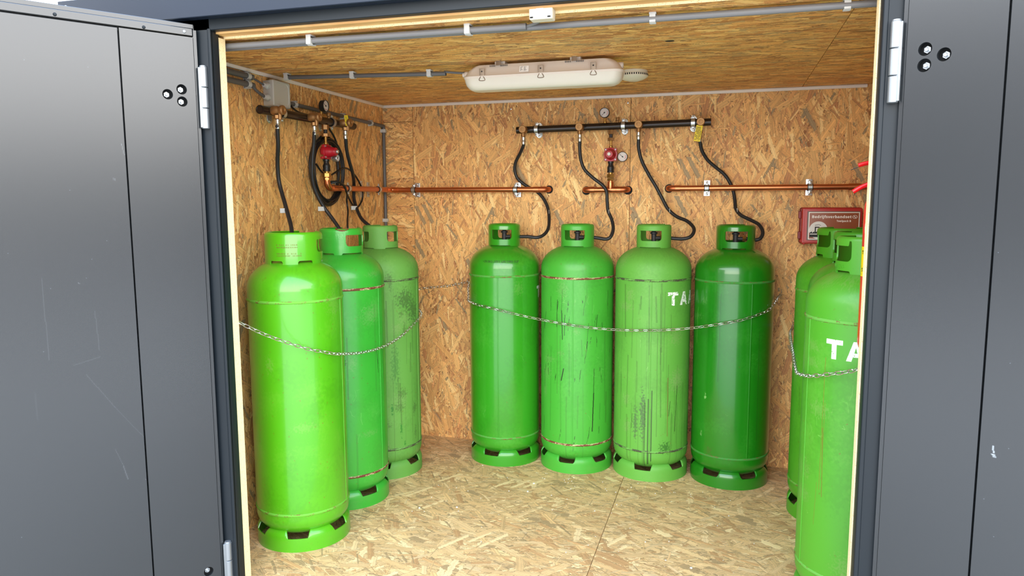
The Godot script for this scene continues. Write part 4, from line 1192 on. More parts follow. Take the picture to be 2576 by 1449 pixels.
# the drop from manifold to copper: at the axis of the pipes, out away from the wall
func make_regulator(base: Vector3, out: Vector3, label: String, front: bool) -> void:
	var t := thing("gas_regulator", label, "gas regulator", base)   # base is the axis at y = 1.40
	part(t, "inlet_nut", hex(0.022, 0.0155), M.brass_dull, Vector3(0, 0.243, 0))
	part(t, "inlet_union", hex(0.014, 0.0175), M.brass_dull, Vector3(0, 0.212, 0))
	part(t, "inlet_neck", lathe([[0.009, 0.226], [0.009, 0.244]], 12), M.iron)
	part(t, "inlet_pipe", lathe([[0.006, 0.178], [0.006, 0.213]], 12), M.brass)
	part(t, "inlet_collar", lathe([[0.0075, 0.174], [0.0085, 0.176], [0.0085, 0.186], [0.006, 0.188]], 12), M.brass)
	# red housing, a round flange with four screws and a spring case
	var h := part(t, "housing", lathe([[0.026, -0.02], [0.034, -0.012], [0.0345, -0.002], [0.0345, 0.004], [0.0335, 0.006], [0.027, 0.007], [0.0255, 0.012], [0.021, 0.03], [0.019, 0.034], [0.0185, 0.046], [0.0165, 0.049], [0.008, 0.05], [0.007, 0.049], [0.0, 0.049]], 32), M.red, Vector3(0, 0.144, 0) + out * 0.004, along(out))
	for k in 4:
		var a := deg_to_rad(45 + 90 * k)
		part(h, "flange_ear", lathe([[0.0075, -0.008], [0.008, -0.007], [0.008, 0.006], [0.0072, 0.007]], 14), M.red, Vector3(sin(a) * 0.034, 0, cos(a) * 0.034))
		part(h, "flange_screw", lathe([[0.0042, 0.006], [0.0042, 0.010], [0.003, 0.011], [0.0, 0.0112]], 10), M.zinc, Vector3(sin(a) * 0.034, 0, cos(a) * 0.034))
	part(h, "adjusting_cap", lathe([[0.0085, 0.048], [0.0085, 0.056], [0.007, 0.058], [0.0, 0.058]], 18), M.white if front else M.zinc)
	var side := Vector3.UP.cross(out)
	if front:
		part(t, "gauge_arm", rod(Vector3(0, 0.138, 0), side * 0.058 + Vector3(0, 0.132, 0), 0.006, 10), M.brass_dull)
		make_gauge(t, side * 0.062 + Vector3(0, 0.131, 0) + out * 0.03, out, 0.0245, deg_to_rad(-50), M.black_plastic)
	else:
		part(t, "gauge_arm", rod(Vector3(0, 0.128, 0), side * -0.05 + Vector3(0, 0.124, 0), 0.006, 10), M.brass_dull)
		part(t, "test_cap", lathe([[0.006, 0], [0.008, 0.002], [0.008, 0.01], [0.006, 0.012]], 12), M.red, side * -0.03 + Vector3(0, 0.118, 0), along(side * -1.0))
		make_gauge(t, side * 0.05 + Vector3(0, 0.118, 0) + out * 0.028, out, 0.016, deg_to_rad(-50), M.zinc)
	part(t, "coupling", lathe([[0.0165, 0.056], [0.0175, 0.058], [0.0175, 0.064], [0.0165, 0.066], [0.0165, 0.074], [0.0175, 0.076], [0.0165, 0.084], [0.012, 0.092], [0.0115, 0.1], [0.0145, 0.102], [0.0145, 0.11]], 20), M.black_plastic)
	part(t, "union_neck", lathe([[0.011, 0.044], [0.011, 0.057]], 14), M.brass)
	part(t, "union_nut", hex(0.018, 0.019), M.brass, Vector3(0, 0.03, 0))
	part(t, "union_nut", hex(0.012, 0.0165), M.brass, Vector3(0, 0.016, 0))

func make_copper() -> void:
	var r := 0.0135
	# left run: down from the left regulator, along the left wall, round the corner, along the back wall into it
	var base := Vector3(0.06, 1.381, 0.06)
	var t := thing("copper_pipe", "long copper gas pipe running round the left back corner into the wall", "copper pipe", base)
	part(t, "tube", rod(Vector3(0, 0, 0.59), Vector3(0, 0, 0.03), r, 18), M.copper)
	part(t, "tube", rod(Vector3(0.03, -0.001, -0.008), Vector3(0.825, -0.005, -0.009), r, 18), M.copper)
	part(t, "elbow", tube(smooth_path([Vector3(0, 0.045, 0.655), Vector3(0, 0.028, 0.655), Vector3(0, 0.011, 0.648), Vector3(0, 0.001, 0.632), Vector3(0, 0, 0.615)], 0.004), r + 0.0012, 18), M.copper)
	part(t, "riser", rod(Vector3(0, 0.02, 0.655), Vector3(0, 0.062, 0.655), r, 18), M.copper)
	part(t, "socket", rod(Vector3(0, 0, 0.62), Vector3(0, 0, 0.585), r + 0.0017, 18), M.copper)
	part(t, "elbow", tube(smooth_path([Vector3(0, 0, 0.04), Vector3(0, 0, 0.022), Vector3(0.003, 0, 0.004), Vector3(0.014, 0, -0.006), Vector3(0.03, -0.001, -0.008), Vector3(0.05, -0.001, -0.008)], 0.004), r + 0.0015, 18), M.copper)
	part(t, "socket", rod(Vector3(0.805, -0.005, -0.009), Vector3(0.832, -0.005, -0.009), r + 0.0017, 18), M.copper)
	part(t, "elbow", tube(smooth_path([Vector3(0.825, -0.005, -0.009), Vector3(0.848, -0.005, -0.01), Vector3(0.866, -0.005, -0.018), Vector3(0.874, -0.005, -0.036), Vector3(0.874, -0.005, -0.062)], 0.004), r + 0.0012, 18), M.copper_dull)
	part(t, "wall_hole", lathe([[0.021, 0.0], [0.021, 0.0012], [0.0, 0.0012]], 24), M.gap, Vector3(0.874, -0.005, -0.06), along(Vector3.BACK))
	# tee below the back regulator
	base = Vector3(1.262, 1.372, 0.055)
	t = thing("copper_pipe", "short copper tee piece below the red regulator on the back wall", "copper pipe", base)
	part(t, "tube", rod(Vector3(-0.09, 0, 0), Vector3(0.055, 0, 0), r, 18), M.copper)
	part(t, "tee", rod(Vector3(-0.027, 0, 0), Vector3(0.03, 0, 0), r + 0.002, 18), M.copper)
	part(t, "branch", lathe([[r + 0.004, 0.004], [r + 0.002, 0.014], [r + 0.0015, 0.034], [r + 0.0025, 0.035], [r + 0.0025, 0.038], [r - 0.002, 0.039], [r - 0.002, 0.054]], 18), M.copper)
	for s in [-1.0, 1.0]:
		var ex := -0.132 if s < 0 else 0.08
		part(t, "elbow", tube(smooth_path([Vector3(ex - s * 0.04, 0, 0), Vector3(ex - s * 0.022, 0, -0.001), Vector3(ex - s * 0.006, 0, -0.008), Vector3(ex, 0, -0.026), Vector3(ex, 0, -0.054)], 0.004), r + 0.0014, 18), M.copper_dull)
		part(t, "socket", rod(Vector3(ex - s * 0.03, 0, 0), Vector3(ex - s * 0.052, 0, 0), r + 0.002, 18), M.copper)
		part(t, "wall_hole", lathe([[0.022, 0.0], [0.022, 0.0012], [0.0, 0.0012]], 24), M.gap, Vector3(ex, -0.003, -0.055), along(Vector3.BACK))
	# right run
	base = Vector3(1.544, 1.376, 0.05)
	t = thing("copper_pipe", "copper gas pipe on the back wall running right behind the fire extinguisher", "copper pipe", base)
	part(t, "tube", rod(Vector3(0.045, 0, 0), Vector3(0.9, 0, 0), r, 18), M.copper)
	part(t, "elbow", tube(smooth_path([Vector3(0.05, 0, 0), Vector3(0.026, 0, -0.001), Vector3(0.008, 0, -0.008), Vector3(0.0, 0, -0.026), Vector3(0, 0, -0.05)], 0.004), r + 0.0013, 18), M.copper_dull)
	part(t, "socket", rod(Vector3(0.034, 0, 0), Vector3(0.058, 0, 0), r + 0.002, 18), M.copper)
	part(t, "socket", rod(Vector3(0.81, 0, 0), Vector3(0.86, 0, 0), r + 0.0022, 18), M.copper)
	part(t, "wall_hole", lathe([[0.021, 0.0], [0.021, 0.0012], [0.0, 0.0012]], 24), M.gap, Vector3(0, 0, -0.05), along(Vector3.BACK))
	var gr := "clamps of the copper pipes"
	pipe_clamp(Vector3(0.06, 1.381, 0.525), Vector3.RIGHT, Vector3.FORWARD, r, 0.06, "pipe clamp on the copper pipe below the cable coil", gr, false)
	pipe_clamp(Vector3(0.06, 1.381, 0.199), Vector3.RIGHT, Vector3.FORWARD, r, 0.06, "pipe clamp on the copper pipe just before the left back corner", gr, false)
	pipe_clamp(Vector3(0.196, 1.379, 0.051), Vector3.BACK, Vector3.RIGHT, r, 0.051, "pipe clamp on the copper pipe just right of the corner", gr, false)
	pipe_clamp(Vector3(0.768, 1.376, 0.051), Vector3.BACK, Vector3.RIGHT, r, 0.051, "pipe clamp on the copper pipe left of the leftmost wall hole", gr, false)
	pipe_clamp(Vector3(1.726, 1.376, 0.05), Vector3.BACK, Vector3.RIGHT, r, 0.05, "pipe clamp near the left end of the right copper pipe", gr, false)
	pipe_clamp(Vector3(2.19, 1.376, 0.05), Vector3.BACK, Vector3.RIGHT, r, 0.05, "pipe clamp above the first aid kit", gr, false)
	var e := thing("clamp_plate", "empty zinc clamp plate on the left wall behind the copper pipe", "plate", Vector3(0, 1.382, 0.275))
	part(e, "plate", block(0.0025, 0.085, 0.026, 0.0006, 0.001), M.zinc, Vector3(0.00125, 0, 0))
	for s in [-1.0, 1.0]: part(e, "screw", lathe([[0.0055, 0], [0.0055, 0.0015], [0.0, 0.003]], 12), M.steel_bright, Vector3(0.0025, s * 0.033, 0), along(Vector3.RIGHT))

func warning_tag(at: Vector3, basis: Basis, label: String) -> void:
	var t := thing("warning_tag", label, "tag", at, "yellow tags of the manifolds", basis)
	part(t, "card", block(0.03, 0.075, 0.0012, 0.0003, 0.002), M.yellow, Vector3(0, -0.0375, 0))
	var mb := MB.new()
	rng.seed = 77
	for col in 5:
		var y := -0.008
		while y > -0.066:
			var l := rng.randf_range(0.002, 0.007)
			var x := -0.0118 + col * 0.0052
			if rng.randf() < 0.85: mb.quad(Vector3(x, y - l, 0.0008), Vector3(x + 0.0026, y - l, 0.0008), Vector3(x + 0.0026, y, 0.0008), Vector3(x, y, 0.0008))
			y -= l + 0.0016
	part(t, "print", mb.mesh(), M.print_black)

# ------------------------------------------------------------------ chains
func link_mesh() -> ArrayMesh:
	if not shared.has("link"):
		var path := []
		for k in 14:
			var a := TAU * k / 14
			var x := cos(a) * 0.0058
			var y := sin(a) * 0.0058
			y += 0.0065 if y > 0.0001 else (-0.0065 if y < -0.0001 else 0.0)
			path.append(Vector3(x, y, 0))
		var P := []
		for k in 14:
			var p: Vector3 = path[k]
			var t := ((path[(k + 1) % 14] as Vector3) - (path[(k + 13) % 14] as Vector3)).normalized()
			var o := Vector3(t.y, -t.x, 0)
			var loop := PackedVector3Array()
			var b := t.cross(o)
			for i in 6:
				var a := TAU * i / 6
				loop.append(p + (o * cos(a) + b * sin(a)) * 0.0017)
			P.append(loop)
		var mb := MB.new()
		mb.rings(P, false, 60.0, true)
		shared.link = mb.mesh()
	return shared.link

func make_chain(pts: Array, label: String, hooks: Array) -> void:
	var base: Vector3 = pts[0]
	var t := thing("safety_chain", label, "chain", base, "safety chains in front of the cylinders")
	var path := smooth_path(pts, 0.002)
	var pitch := 0.0205
	var at := path[0]
	var twist := 0.0
	var k := 0
	for i in path.size():
		if at.distance_to(path[i]) < pitch: continue
		var q := path[i]
		var d := (q - at).normalized()
		var side := d.cross(Vector3.UP).normalized()
		var b := Basis(side, d, side.cross(d))
		b = b * Basis(Vector3.UP, (0.6 if k % 2 == 0 else 0.6 + PI / 2) + 0.25 * sin(k * 0.37))
		part(t, "link", link_mesh(), M.chain, (at + q) * 0.5 - base, b)
		at = q
		k += 1
	for h in hooks:
		var hk := part(t, "eye_hook", tube(smooth_path([h[0] - base, h[0] - base + h[1] * 0.02, h[0] - base + h[1] * 0.03 + Vector3(0, -0.01, 0), h[0] - base + h[1] * 0.022 + Vector3(0, -0.018, 0), h[0] - base + h[1] * 0.012 + Vector3(0, -0.012, 0)], 0.004), 0.0022, 8), M.zinc)

func make_chains() -> void:
	make_chain([Vector3(0.25, 0.915, 1.645), Vector3(0.29, 0.862, 1.565), Vector3(0.335, 0.815, 1.48), Vector3(0.372, 0.781, 1.408), Vector3(0.396, 0.765, 1.361), Vector3(0.414, 0.750, 1.320), Vector3(0.42, 0.740, 1.275), Vector3(0.418, 0.710, 1.100), Vector3(0.415, 0.696, 0.900), Vector3(0.413, 0.711, 0.700), Vector3(0.413, 0.756, 0.518), Vector3(0.407, 0.768, 0.469), Vector3(0.388, 0.772, 0.424), Vector3(0.352, 0.785, 0.378), Vector3(0.315, 0.81, 0.346), Vector3(0.298, 0.845, 0.33), Vector3(0.315, 0.87, 0.31), Vector3(0.36, 0.877, 0.26), Vector3(0.425, 0.876, 0.15), Vector3(0.489, 0.885, 0.022)],
		"galvanised chain sagging in front of the left row of cylinders", [[Vector3(0.489, 0.9, 0.0), Vector3.BACK]])
	make_chain([Vector3(0.497, 0.885, 0.022), Vector3(0.518, 0.86, 0.1), Vector3(0.552, 0.835, 0.19), Vector3(0.572, 0.822, 0.25), Vector3(0.600, 0.820, 0.309), Vector3(0.642, 0.815, 0.350), Vector3(0.695, 0.807, 0.372), Vector3(0.747, 0.799, 0.378), Vector3(0.930, 0.764, 0.378), Vector3(1.123, 0.736, 0.378), Vector3(1.300, 0.723, 0.378), Vector3(1.492, 0.726, 0.378), Vector3(1.680, 0.745, 0.378), Vector3(1.865, 0.782, 0.377), Vector3(1.922, 0.798, 0.369), Vector3(1.973, 0.814, 0.344), Vector3(2.015, 0.830, 0.307), Vector3(2.043, 0.857, 0.256), Vector3(2.058, 0.871, 0.2), Vector3(2.075, 0.872, 0.1), Vector3(2.085, 0.874, 0.022)],
		"galvanised chain sagging in front of the four cylinders at the back wall", [[Vector3(2.085, 0.888, 0.0), Vector3.BACK]])
	make_chain([Vector3(2.142, 0.715, 0.022), Vector3(2.125, 0.735, 0.2), Vector3(2.092, 0.758, 0.5), Vector3(2.072, 0.758, 0.9), Vector3(2.060, 0.752, 1.15), Vector3(2.062, 0.757, 1.235), Vector3(2.085, 0.772, 1.325), Vector3(2.128, 0.795, 1.39), Vector3(2.19, 0.825, 1.455), Vector3(2.21, 0.865, 1.56), Vector3(2.22, 0.885, 1.64)],
		"galvanised chain along the right row of cylinders", [[Vector3(2.142, 0.73, 0.0), Vector3.BACK]])

# ------------------------------------------------------------------ electrics
func conduit(pts: Array, r: float, label: String, m: Material = null) -> Node3D:
	var base: Vector3 = pts[0]
	var t := thing("conduit", label, "conduit", base)
	for i in pts.size() - 1:
		var a: Vector3 = pts[i] - base
		var b: Vector3 = pts[i + 1] - base
		var d := (b - a).normalized()
		var mb := MB.new()
		tube_into(mb, PackedVector3Array([a, b]), r, 16, false)
		tube_into(mb, PackedVector3Array([b, a]), r - 0.0015, 16, false)
		part(t, "tube", mb.mesh(), m if m else M.pvc)
		if i > 0: part(t, "bend", lathe([[0.0, -r], [r * 0.8, -r * 0.6], [r * 1.03, 0], [r * 0.8, r * 0.6], [0.0, r]], 14), m if m else M.pvc, a)
	return t

# a white clip holding a conduit: surface normal n (away from the wall), tube direction d
func conduit_clip(at: Vector3, n: Vector3, d: Vector3, r: float, label: String, group: String) -> void:
	var s := n.cross(d).normalized()
	var t := thing("conduit_clip", label, "clip", at, group, Basis(d, n, d.cross(n)))
	part(t, "base", block(0.02, 0.006, 0.032, 0.001, 0.002), M.clip, Vector3(0, -r - 0.004, 0))
	for k in [-1.0, 1.0]: part(t, "side_wall", block(0.017, r * 2.0 + 0.008, 0.0028, 0.0008, 0.001), M.clip, Vector3(0, -0.003, k * (r + 0.0042)))
	var P := []
	for i in 19:
		var a := deg_to_rad(-120.0 + 240.0 * i / 18)
		var o := Vector3(0, cos(a), sin(a))
		var loop := PackedVector3Array()
		for q in [[0.0004, -0.009], [0.003, -0.009], [0.003, 0.009], [0.0004, 0.009]]: loop.append(o * (r + q[0]) + Vector3(q[1], 0, 0))
		P.append(loop)
	var mb := MB.new()
	mb.rings(P, true, 40.0)
	part(t, "saddle", mb.mesh(), M.clip)

const COIL_0 := [Vector3(0.014, 1.471, 0.496), Vector3(0.014, 1.405, 0.509), Vector3(0.014, 1.353, 0.548), Vector3(0.014, 1.324, 0.603), Vector3(0.014, 1.324, 0.663), Vector3(0.014, 1.351, 0.716), Vector3(0.014, 1.400, 0.751), Vector3(0.014, 1.461, 0.764), Vector3(0.014, 1.522, 0.752), Vector3(0.014, 1.573, 0.718), Vector3(0.014, 1.604, 0.666), Vector3(0.014, 1.609, 0.607), Vector3(0.014, 1.585, 0.551), Vector3(0.014, 1.536, 0.511)]

func make_electrics() -> void:
	# conduits under the ceiling
	var up := CEIL - 0.0165
	conduit([Vector3(0.02, up, 1.632), Vector3(1.247, up, 1.602)], 0.0095, "grey conduit at the front of the ceiling ending open below the white box")
	conduit([Vector3(0.02, up - 0.002, 1.608), Vector3(2.43, up, 1.575)], 0.0095, "long grey conduit across the whole front of the ceiling")
	var g := "white clips of the ceiling conduits"
	var n := 0
	var where := ["leftmost white clip of the front ceiling conduits", "white clip left of the sensor box on the front ceiling conduits", "white clip right of the sensor box on the front ceiling conduit", "rightmost white clip of the front ceiling conduit"]
	for p in [Vector3(0.546, up, 1.616), Vector3(1.069, up, 1.604), Vector3(1.608, up, 1.5795), Vector3(2.109, up, 1.572)]:
		conduit_clip(p, Vector3.DOWN, Vector3.RIGHT, 0.0098 if n > 1 else 0.0115, where[n], g)
		n += 1
	var m0 := Vector3(0.075, up, 1.045)
	var m1 := Vector3(0.772, up - 0.018, 1.03)
	conduit([m0, m1], 0.0085, "grey conduit under the ceiling from the junction box to the lamp", M.pvc_dark)
	n = 0
	where = ["white clip above the junction box", "middle white clip of the conduit to the lamp", "white clip nearest to the lamp"]
	for x in [0.086, 0.38, 0.706]:
		conduit_clip(m0.lerp(m1, (x - m0.x) / (m1.x - m0.x)), Vector3.DOWN, Vector3.RIGHT, 0.0088, where[n], "white clips of the lamp conduit")
		n += 1
	# left wall
	conduit([Vector3(0.013, 1.806, 1.64), Vector3(0.013, 1.806, 1.175)], 0.011, "upper of two grey conduits ahead of the junction box on the left wall", M.pvc_dark)
	conduit([Vector3(0.013, 1.775, 1.64), Vector3(0.013, 1.775, 1.17)], 0.011, "lower of two grey conduits ahead of the junction box on the left wall", M.pvc_dark)
	conduit_clip(Vector3(0.013, 1.806, 1.205), Vector3.RIGHT, Vector3.BACK, 0.0113, "clip on the upper conduit ahead of the junction box", "clips of the left wall conduits")
	conduit_clip(Vector3(0.013, 1.775, 1.205), Vector3.RIGHT, Vector3.BACK, 0.0113, "clip on the lower conduit ahead of the junction box", "clips of the left wall conduits")
	conduit([Vector3(0.012, 1.738, 0.955), Vector3(0.012, 1.726, 0.022), Vector3(0.012, 1.0, 0.022)], 0.0085, "thin grey conduit along the left wall and down the back corner", M.pvc_dark)
	n = 0
	where = ["conduit clip left of the gauge on the left wall", "conduit clip right of the gauge on the left wall", "conduit clip nearest to the corner on the left wall"]
	for z in [0.88, 0.46, 0.17]:
		conduit_clip(Vector3(0.012, lerpf(1.726, 1.738, (z - 0.022) / 0.933), z), Vector3.RIGHT, Vector3.BACK, 0.0088, where[n], "clips of the left wall conduits")
		n += 1
	conduit_clip(Vector3(0.012, 1.70, 0.022), Vector3.RIGHT, Vector3.UP, 0.0088, "upper clip of the conduit down the corner", "clips of the left wall conduits")
	conduit_clip(Vector3(0.012, 1.215, 0.022), Vector3.RIGHT, Vector3.UP, 0.0088, "lower clip of the conduit down the corner", "clips of the left wall conduits")
	# junction box: cover away from the wall, glands towards the doors
	var jb := thing("junction_box", "grey plastic junction box with two cable glands on the left wall", "junction box", Vector3(0, 1.758, 1.03))
	var b := Basis(Vector3.BACK, Vector3.RIGHT, Vector3.UP)   # local y away from the wall
	part(jb, "box_body", loft([[0.0, 0.058, 0.05, 0.006], [0.03, 0.06, 0.052, 0.008]], 5), M.box, Vector3.ZERO, b)
	part(jb, "cover", loft([[0.03, 0.061, 0.053, 0.008], [0.046, 0.061, 0.053, 0.008], [0.05, 0.057, 0.049, 0.006], [0.05, 0.05, 0.044, 0.02], [0.0475, 0.048, 0.042, 0.02]], 6, 30.0), M.box, Vector3.ZERO, b)
	for y in [0.026, -0.02]:
		var gl := part(jb, "cable_gland", lathe([[0.012, 0.0], [0.012, 0.006], [0.013, 0.007], [0.013, 0.016], [0.010, 0.02], [0.009, 0.03], [0.007, 0.031]], 12), M.clip, Vector3(0.026, y, 0.06), along(Vector3.BACK))
		part(gl, "gland_nut", lathe([[0.0145, 0.006], [0.0145, 0.014]], 6, 20.0), M.clip)
	part(jb, "knockout", lathe([[0.009, 0], [0.008, 0.003], [0.0, 0.003]], 14), M.pvc_dark, Vector3(0.026, 0.015, -0.06), along(Vector3.FORWARD))
	for q in [[Vector3(0.026, 1.784, 1.115), Vector3(0.02, 1.795, 1.15), Vector3(0.014, 1.804, 1.18), "thin grey cable into the upper gland of the junction box", 0.004], [Vector3(0.026, 1.738, 1.115), Vector3(0.02, 1.752, 1.15), Vector3(0.014, 1.772, 1.178), "thicker dark cable into the lower gland of the junction box", 0.0062]]:
		var c := thing("cable", q[3], "cable", q[0])
		part(c, "sheath", tube(smooth_path([Vector3.ZERO, q[1] - q[0], q[2] - q[0]], 0.006), q[4], 10), M.pvc_dark)
	# loose black cable coiled on the left wall
	var cc := thing("cable_coil", "coil of black cable hanging on the left wall behind the regulator", "cable", Vector3(0.014, 1.46, 0.63))
	var o := Vector3(0.014, 1.46, 0.63)
	rng.seed = 91
	for k in 9:
		var pts := []
		var sc := Vector3(0, rng.randf_range(0.9, 1.06), rng.randf_range(0.82, 1.14))
		var sh := Vector3(0.004 * (k % 4), rng.randf_range(-0.02, 0.012), rng.randf_range(-0.016, 0.02))
		for p in COIL_0:
			var q: Vector3 = p - o
			pts.append(Vector3(-0.006 + rng.randf_range(0, 0.004), q.y * sc.y, q.z * sc.z) + sh)
		part(cc, "loop", tube(smooth_path(pts, 0.012, true), 0.0045, 8), M.cable)
	for pts in [[Vector3(0.050, 1.718, 0.968), Vector3(0.045, 1.711, 0.945), Vector3(0.03, 1.703, 0.879), Vector3(0.022, 1.701, 0.792), Vector3(0.02, 1.700, 0.711), Vector3(0.02, 1.679, 0.646), Vector3(0.020, 1.649, 0.599), Vector3(0.020, 1.616, 0.560), Vector3(0.020, 1.576, 0.537), Vector3(0.020, 1.526, 0.503)],
		[Vector3(0.03, 1.488, 0.754), Vector3(0.03, 1.451, 0.700), Vector3(0.03, 1.443, 0.631), Vector3(0.03, 1.466, 0.558), Vector3(0.024, 1.481, 0.485), Vector3(0.020, 1.472, 0.420), Vector3(0.020, 1.435, 0.354), Vector3(0.018, 1.381, 0.301), Vector3(0.018, 1.331, 0.300), Vector3(0.020, 1.289, 0.357), Vector3(0.022, 1.300, 0.406), Vector3(0.025, 1.330, 0.449), Vector3(0.050, 1.363, 0.519), Vector3(0.085, 1.39, 0.6), Vector3(0.088, 1.41, 0.66), Vector3(0.05, 1.408, 0.72)],
		[Vector3(0.050, 1.396, 0.70), Vector3(0.088, 1.408, 0.67), Vector3(0.092, 1.394, 0.626), Vector3(0.088, 1.361, 0.587), Vector3(0.050, 1.320, 0.52), Vector3(0.060, 1.272, 0.53), Vector3(0.110, 1.227, 0.629), Vector3(0.15, 1.20, 0.70)]]:
		var q := []
		for p in pts: q.append(p - o)
		part(cc, "loose_end", tube(smooth_path(q, 0.01), 0.0045, 8), M.cable)
	# sealed batten lamp, switched off
	var lc := Vector3(1.147, CEIL, 1.0)
	var l := thing("ceiling_lamp", "long white sealed batten lamp with steel clips under the ceiling", "lamp", lc)
	part(l, "housing", loft([[-0.062, 0.302, 0.05, 0.035], [-0.054, 0.305, 0.053, 0.038], [-0.05, 0.3, 0.048, 0.034], [-0.03, 0.288, 0.04, 0.03], [-0.016, 0.27, 0.036, 0.03], [-0.012, 0.26, 0.034, 0.03]], 8, 35.0), M.lamp)
	part(l, "diffuser", loft([[-0.104, 0.262, 0.024, 0.022], [-0.103, 0.272, 0.032, 0.028], [-0.097, 0.284, 0.041, 0.034], [-0.085, 0.295, 0.047, 0.036], [-0.07, 0.3, 0.05, 0.036], [-0.061, 0.301, 0.0505, 0.036]], 8, 45.0), M.diffuser)
	for x in [-0.222, 0.005, 0.2]:
		for s in [1.0, -1.0]:
			var c := part(l, "clip", block(0.02, 0.034, 0.002, 0.0005, 0.001), M.stainless, Vector3(x, -0.044, s * 0.0515), Basis(Vector3.RIGHT, s * 0.16))
			part(c, "wire_bail", tube(smooth_path([Vector3(-0.005, -0.012, s * 0.002), Vector3(-0.011, -0.026, s * 0.0035), Vector3(0.011, -0.026, s * 0.0035), Vector3(0.005, -0.012, s * 0.002)], 0.004), 0.0014, 6), M.stainless)
			part(c, "screw", lathe([[0.003, 0], [0.0, 0.002]], 10), M.iron, Vector3(0, 0.006, s * 0.001), along(Vector3(0, 0, s)))
	for x in [-0.16, 0.128]:
		part(l, "bracket", block(0.018, 0.018, 0.002, 0.0005, 0.001), M.stainless, Vector3(x, -0.008, 0.042))
		for k in 12:
			if k in [4, 5, 6]: continue
			part(l, "vent_rib", block(0.003, 0.006, 0.002, 0.0003, 0.0004), M.pvc_dark, Vector3(x - 0.033 + k * 0.006, -0.018, 0.041))
	var plate := part(l, "rating_plate", block(0.036, 0.024, 0.0006, 0.0002, 0.001), M.print_white, Vector3(-0.06, -0.035, 0.0445), Basis(Vector3.RIGHT, -0.35))
	var pm := MB.new()
	for k in 14:
		var x := -0.015 + (k % 2) * 0.014
		var y := 0.009 - (k / 2) * 0.0027
		var w := rng.randf_range(0.004, 0.012)
		pm.quad(Vector3(x, y - 0.001, 0.0004), Vector3(x + w, y - 0.001, 0.0004), Vector3(x + w, y, 0.0004), Vector3(x, y, 0.0004))
	part(plate, "print", pm.mesh(), M.print_black)
	part(l, "cable_gland", lathe([[0.012, 0], [0.012, 0.012], [0.009, 0.016], [0.009, 0.022]], 14), M.lamp, Vector3(-0.29, -0.04, 0.01), along(Vector3.LEFT))
	part(l, "end_stub", lathe([[0.012, 0], [0.012, 0.022], [0.0105, 0.022], [0.0105, 0.015], [0.0, 0.015]], 18), M.lamp, Vector3(0.278, -0.035, 0.0), along(Vector3.RIGHT))
	for p in [Vector3(-0.16, -0.006, 0), Vector3(0.128, -0.006, 0)]: part(l, "mounting_foot", block(0.04, 0.013, 0.05, 0.001, 0.002), M.lamp, p)
	var lcab := thing("cable", "short grey cable between the conduit and the lamp", "cable", Vector3(0.765, 1.812, 1.03))
	part(lcab, "sheath", tube(smooth_path([Vector3(0, 0, 0), Vector3(0.035, -0.004, -0.008), Vector3(0.085, -0.007, -0.02)], 0.008), 0.0045, 10), M.pvc_dark)
	# smoke detector
	var sd := thing("smoke_detector", "round white smoke detector beside the lamp", "smoke detector", Vector3(1.443, CEIL, 0.66))
	part(sd, "base", lathe([[0.056, -0.012], [0.056, 0.0]], 40), M.cream)
	part(sd, "cap", lathe([[0.0, -0.038], [0.02, -0.038], [0.0205, -0.0365], [0.0235, -0.0365], [0.024, -0.038], [0.04, -0.034], [0.054, -0.026], [0.058, -0.022], [0.058, -0.012], [0.055, -0.011]], 44), M.cream)
	for k in 40:
		var a := TAU * k / 40
		part(sd, "slot", block(0.0045, 0.007, 0.002, 0.0004, 0.0006), M.gap, Vector3(sin(a) * 0.0575, -0.0165, cos(a) * 0.0575), Basis(Vector3.UP, a))
	# small box on the front batten with a short cable
	var sb := thing("sensor_box", "small white box on the batten above the front conduits", "box", Vector3(1.312, CEIL + 0.0074, 1.672))
	part(sb, "case", loft([[-0.028, 0.031, 0.018, 0.004], [-0.026, 0.033, 0.02, 0.005], [-0.003, 0.034, 0.021, 0.005], [0.0, 0.034, 0.021, 0.005]], 4), M.cream)
	part(sb, "cover_tab", block(0.022, 0.014, 0.003, 0.0006, 0.001), M.white, Vector3(-0.002, -0.006, 0.021))
	for x in [-0.026, 0.024]: part(sb, "screw_slot", block(0.009, 0.004, 0.002, 0.0004, 0.0015), M.gap, Vector3(x, -0.0225, 0.0203))
	var sc := thing("cable", "grey cable from the open conduit end up to the white box", "cable", Vector3(1.235, up, 1.598))
	part(sc, "sheath", tube(smooth_path([Vector3(0, 0, 0), Vector3(0.025, 0.002, 0.006), Vector3(0.055, 0.004, 0.03), Vector3(0.075, 0.004, 0.06)], 0.006), 0.0045, 10), M.pvc)

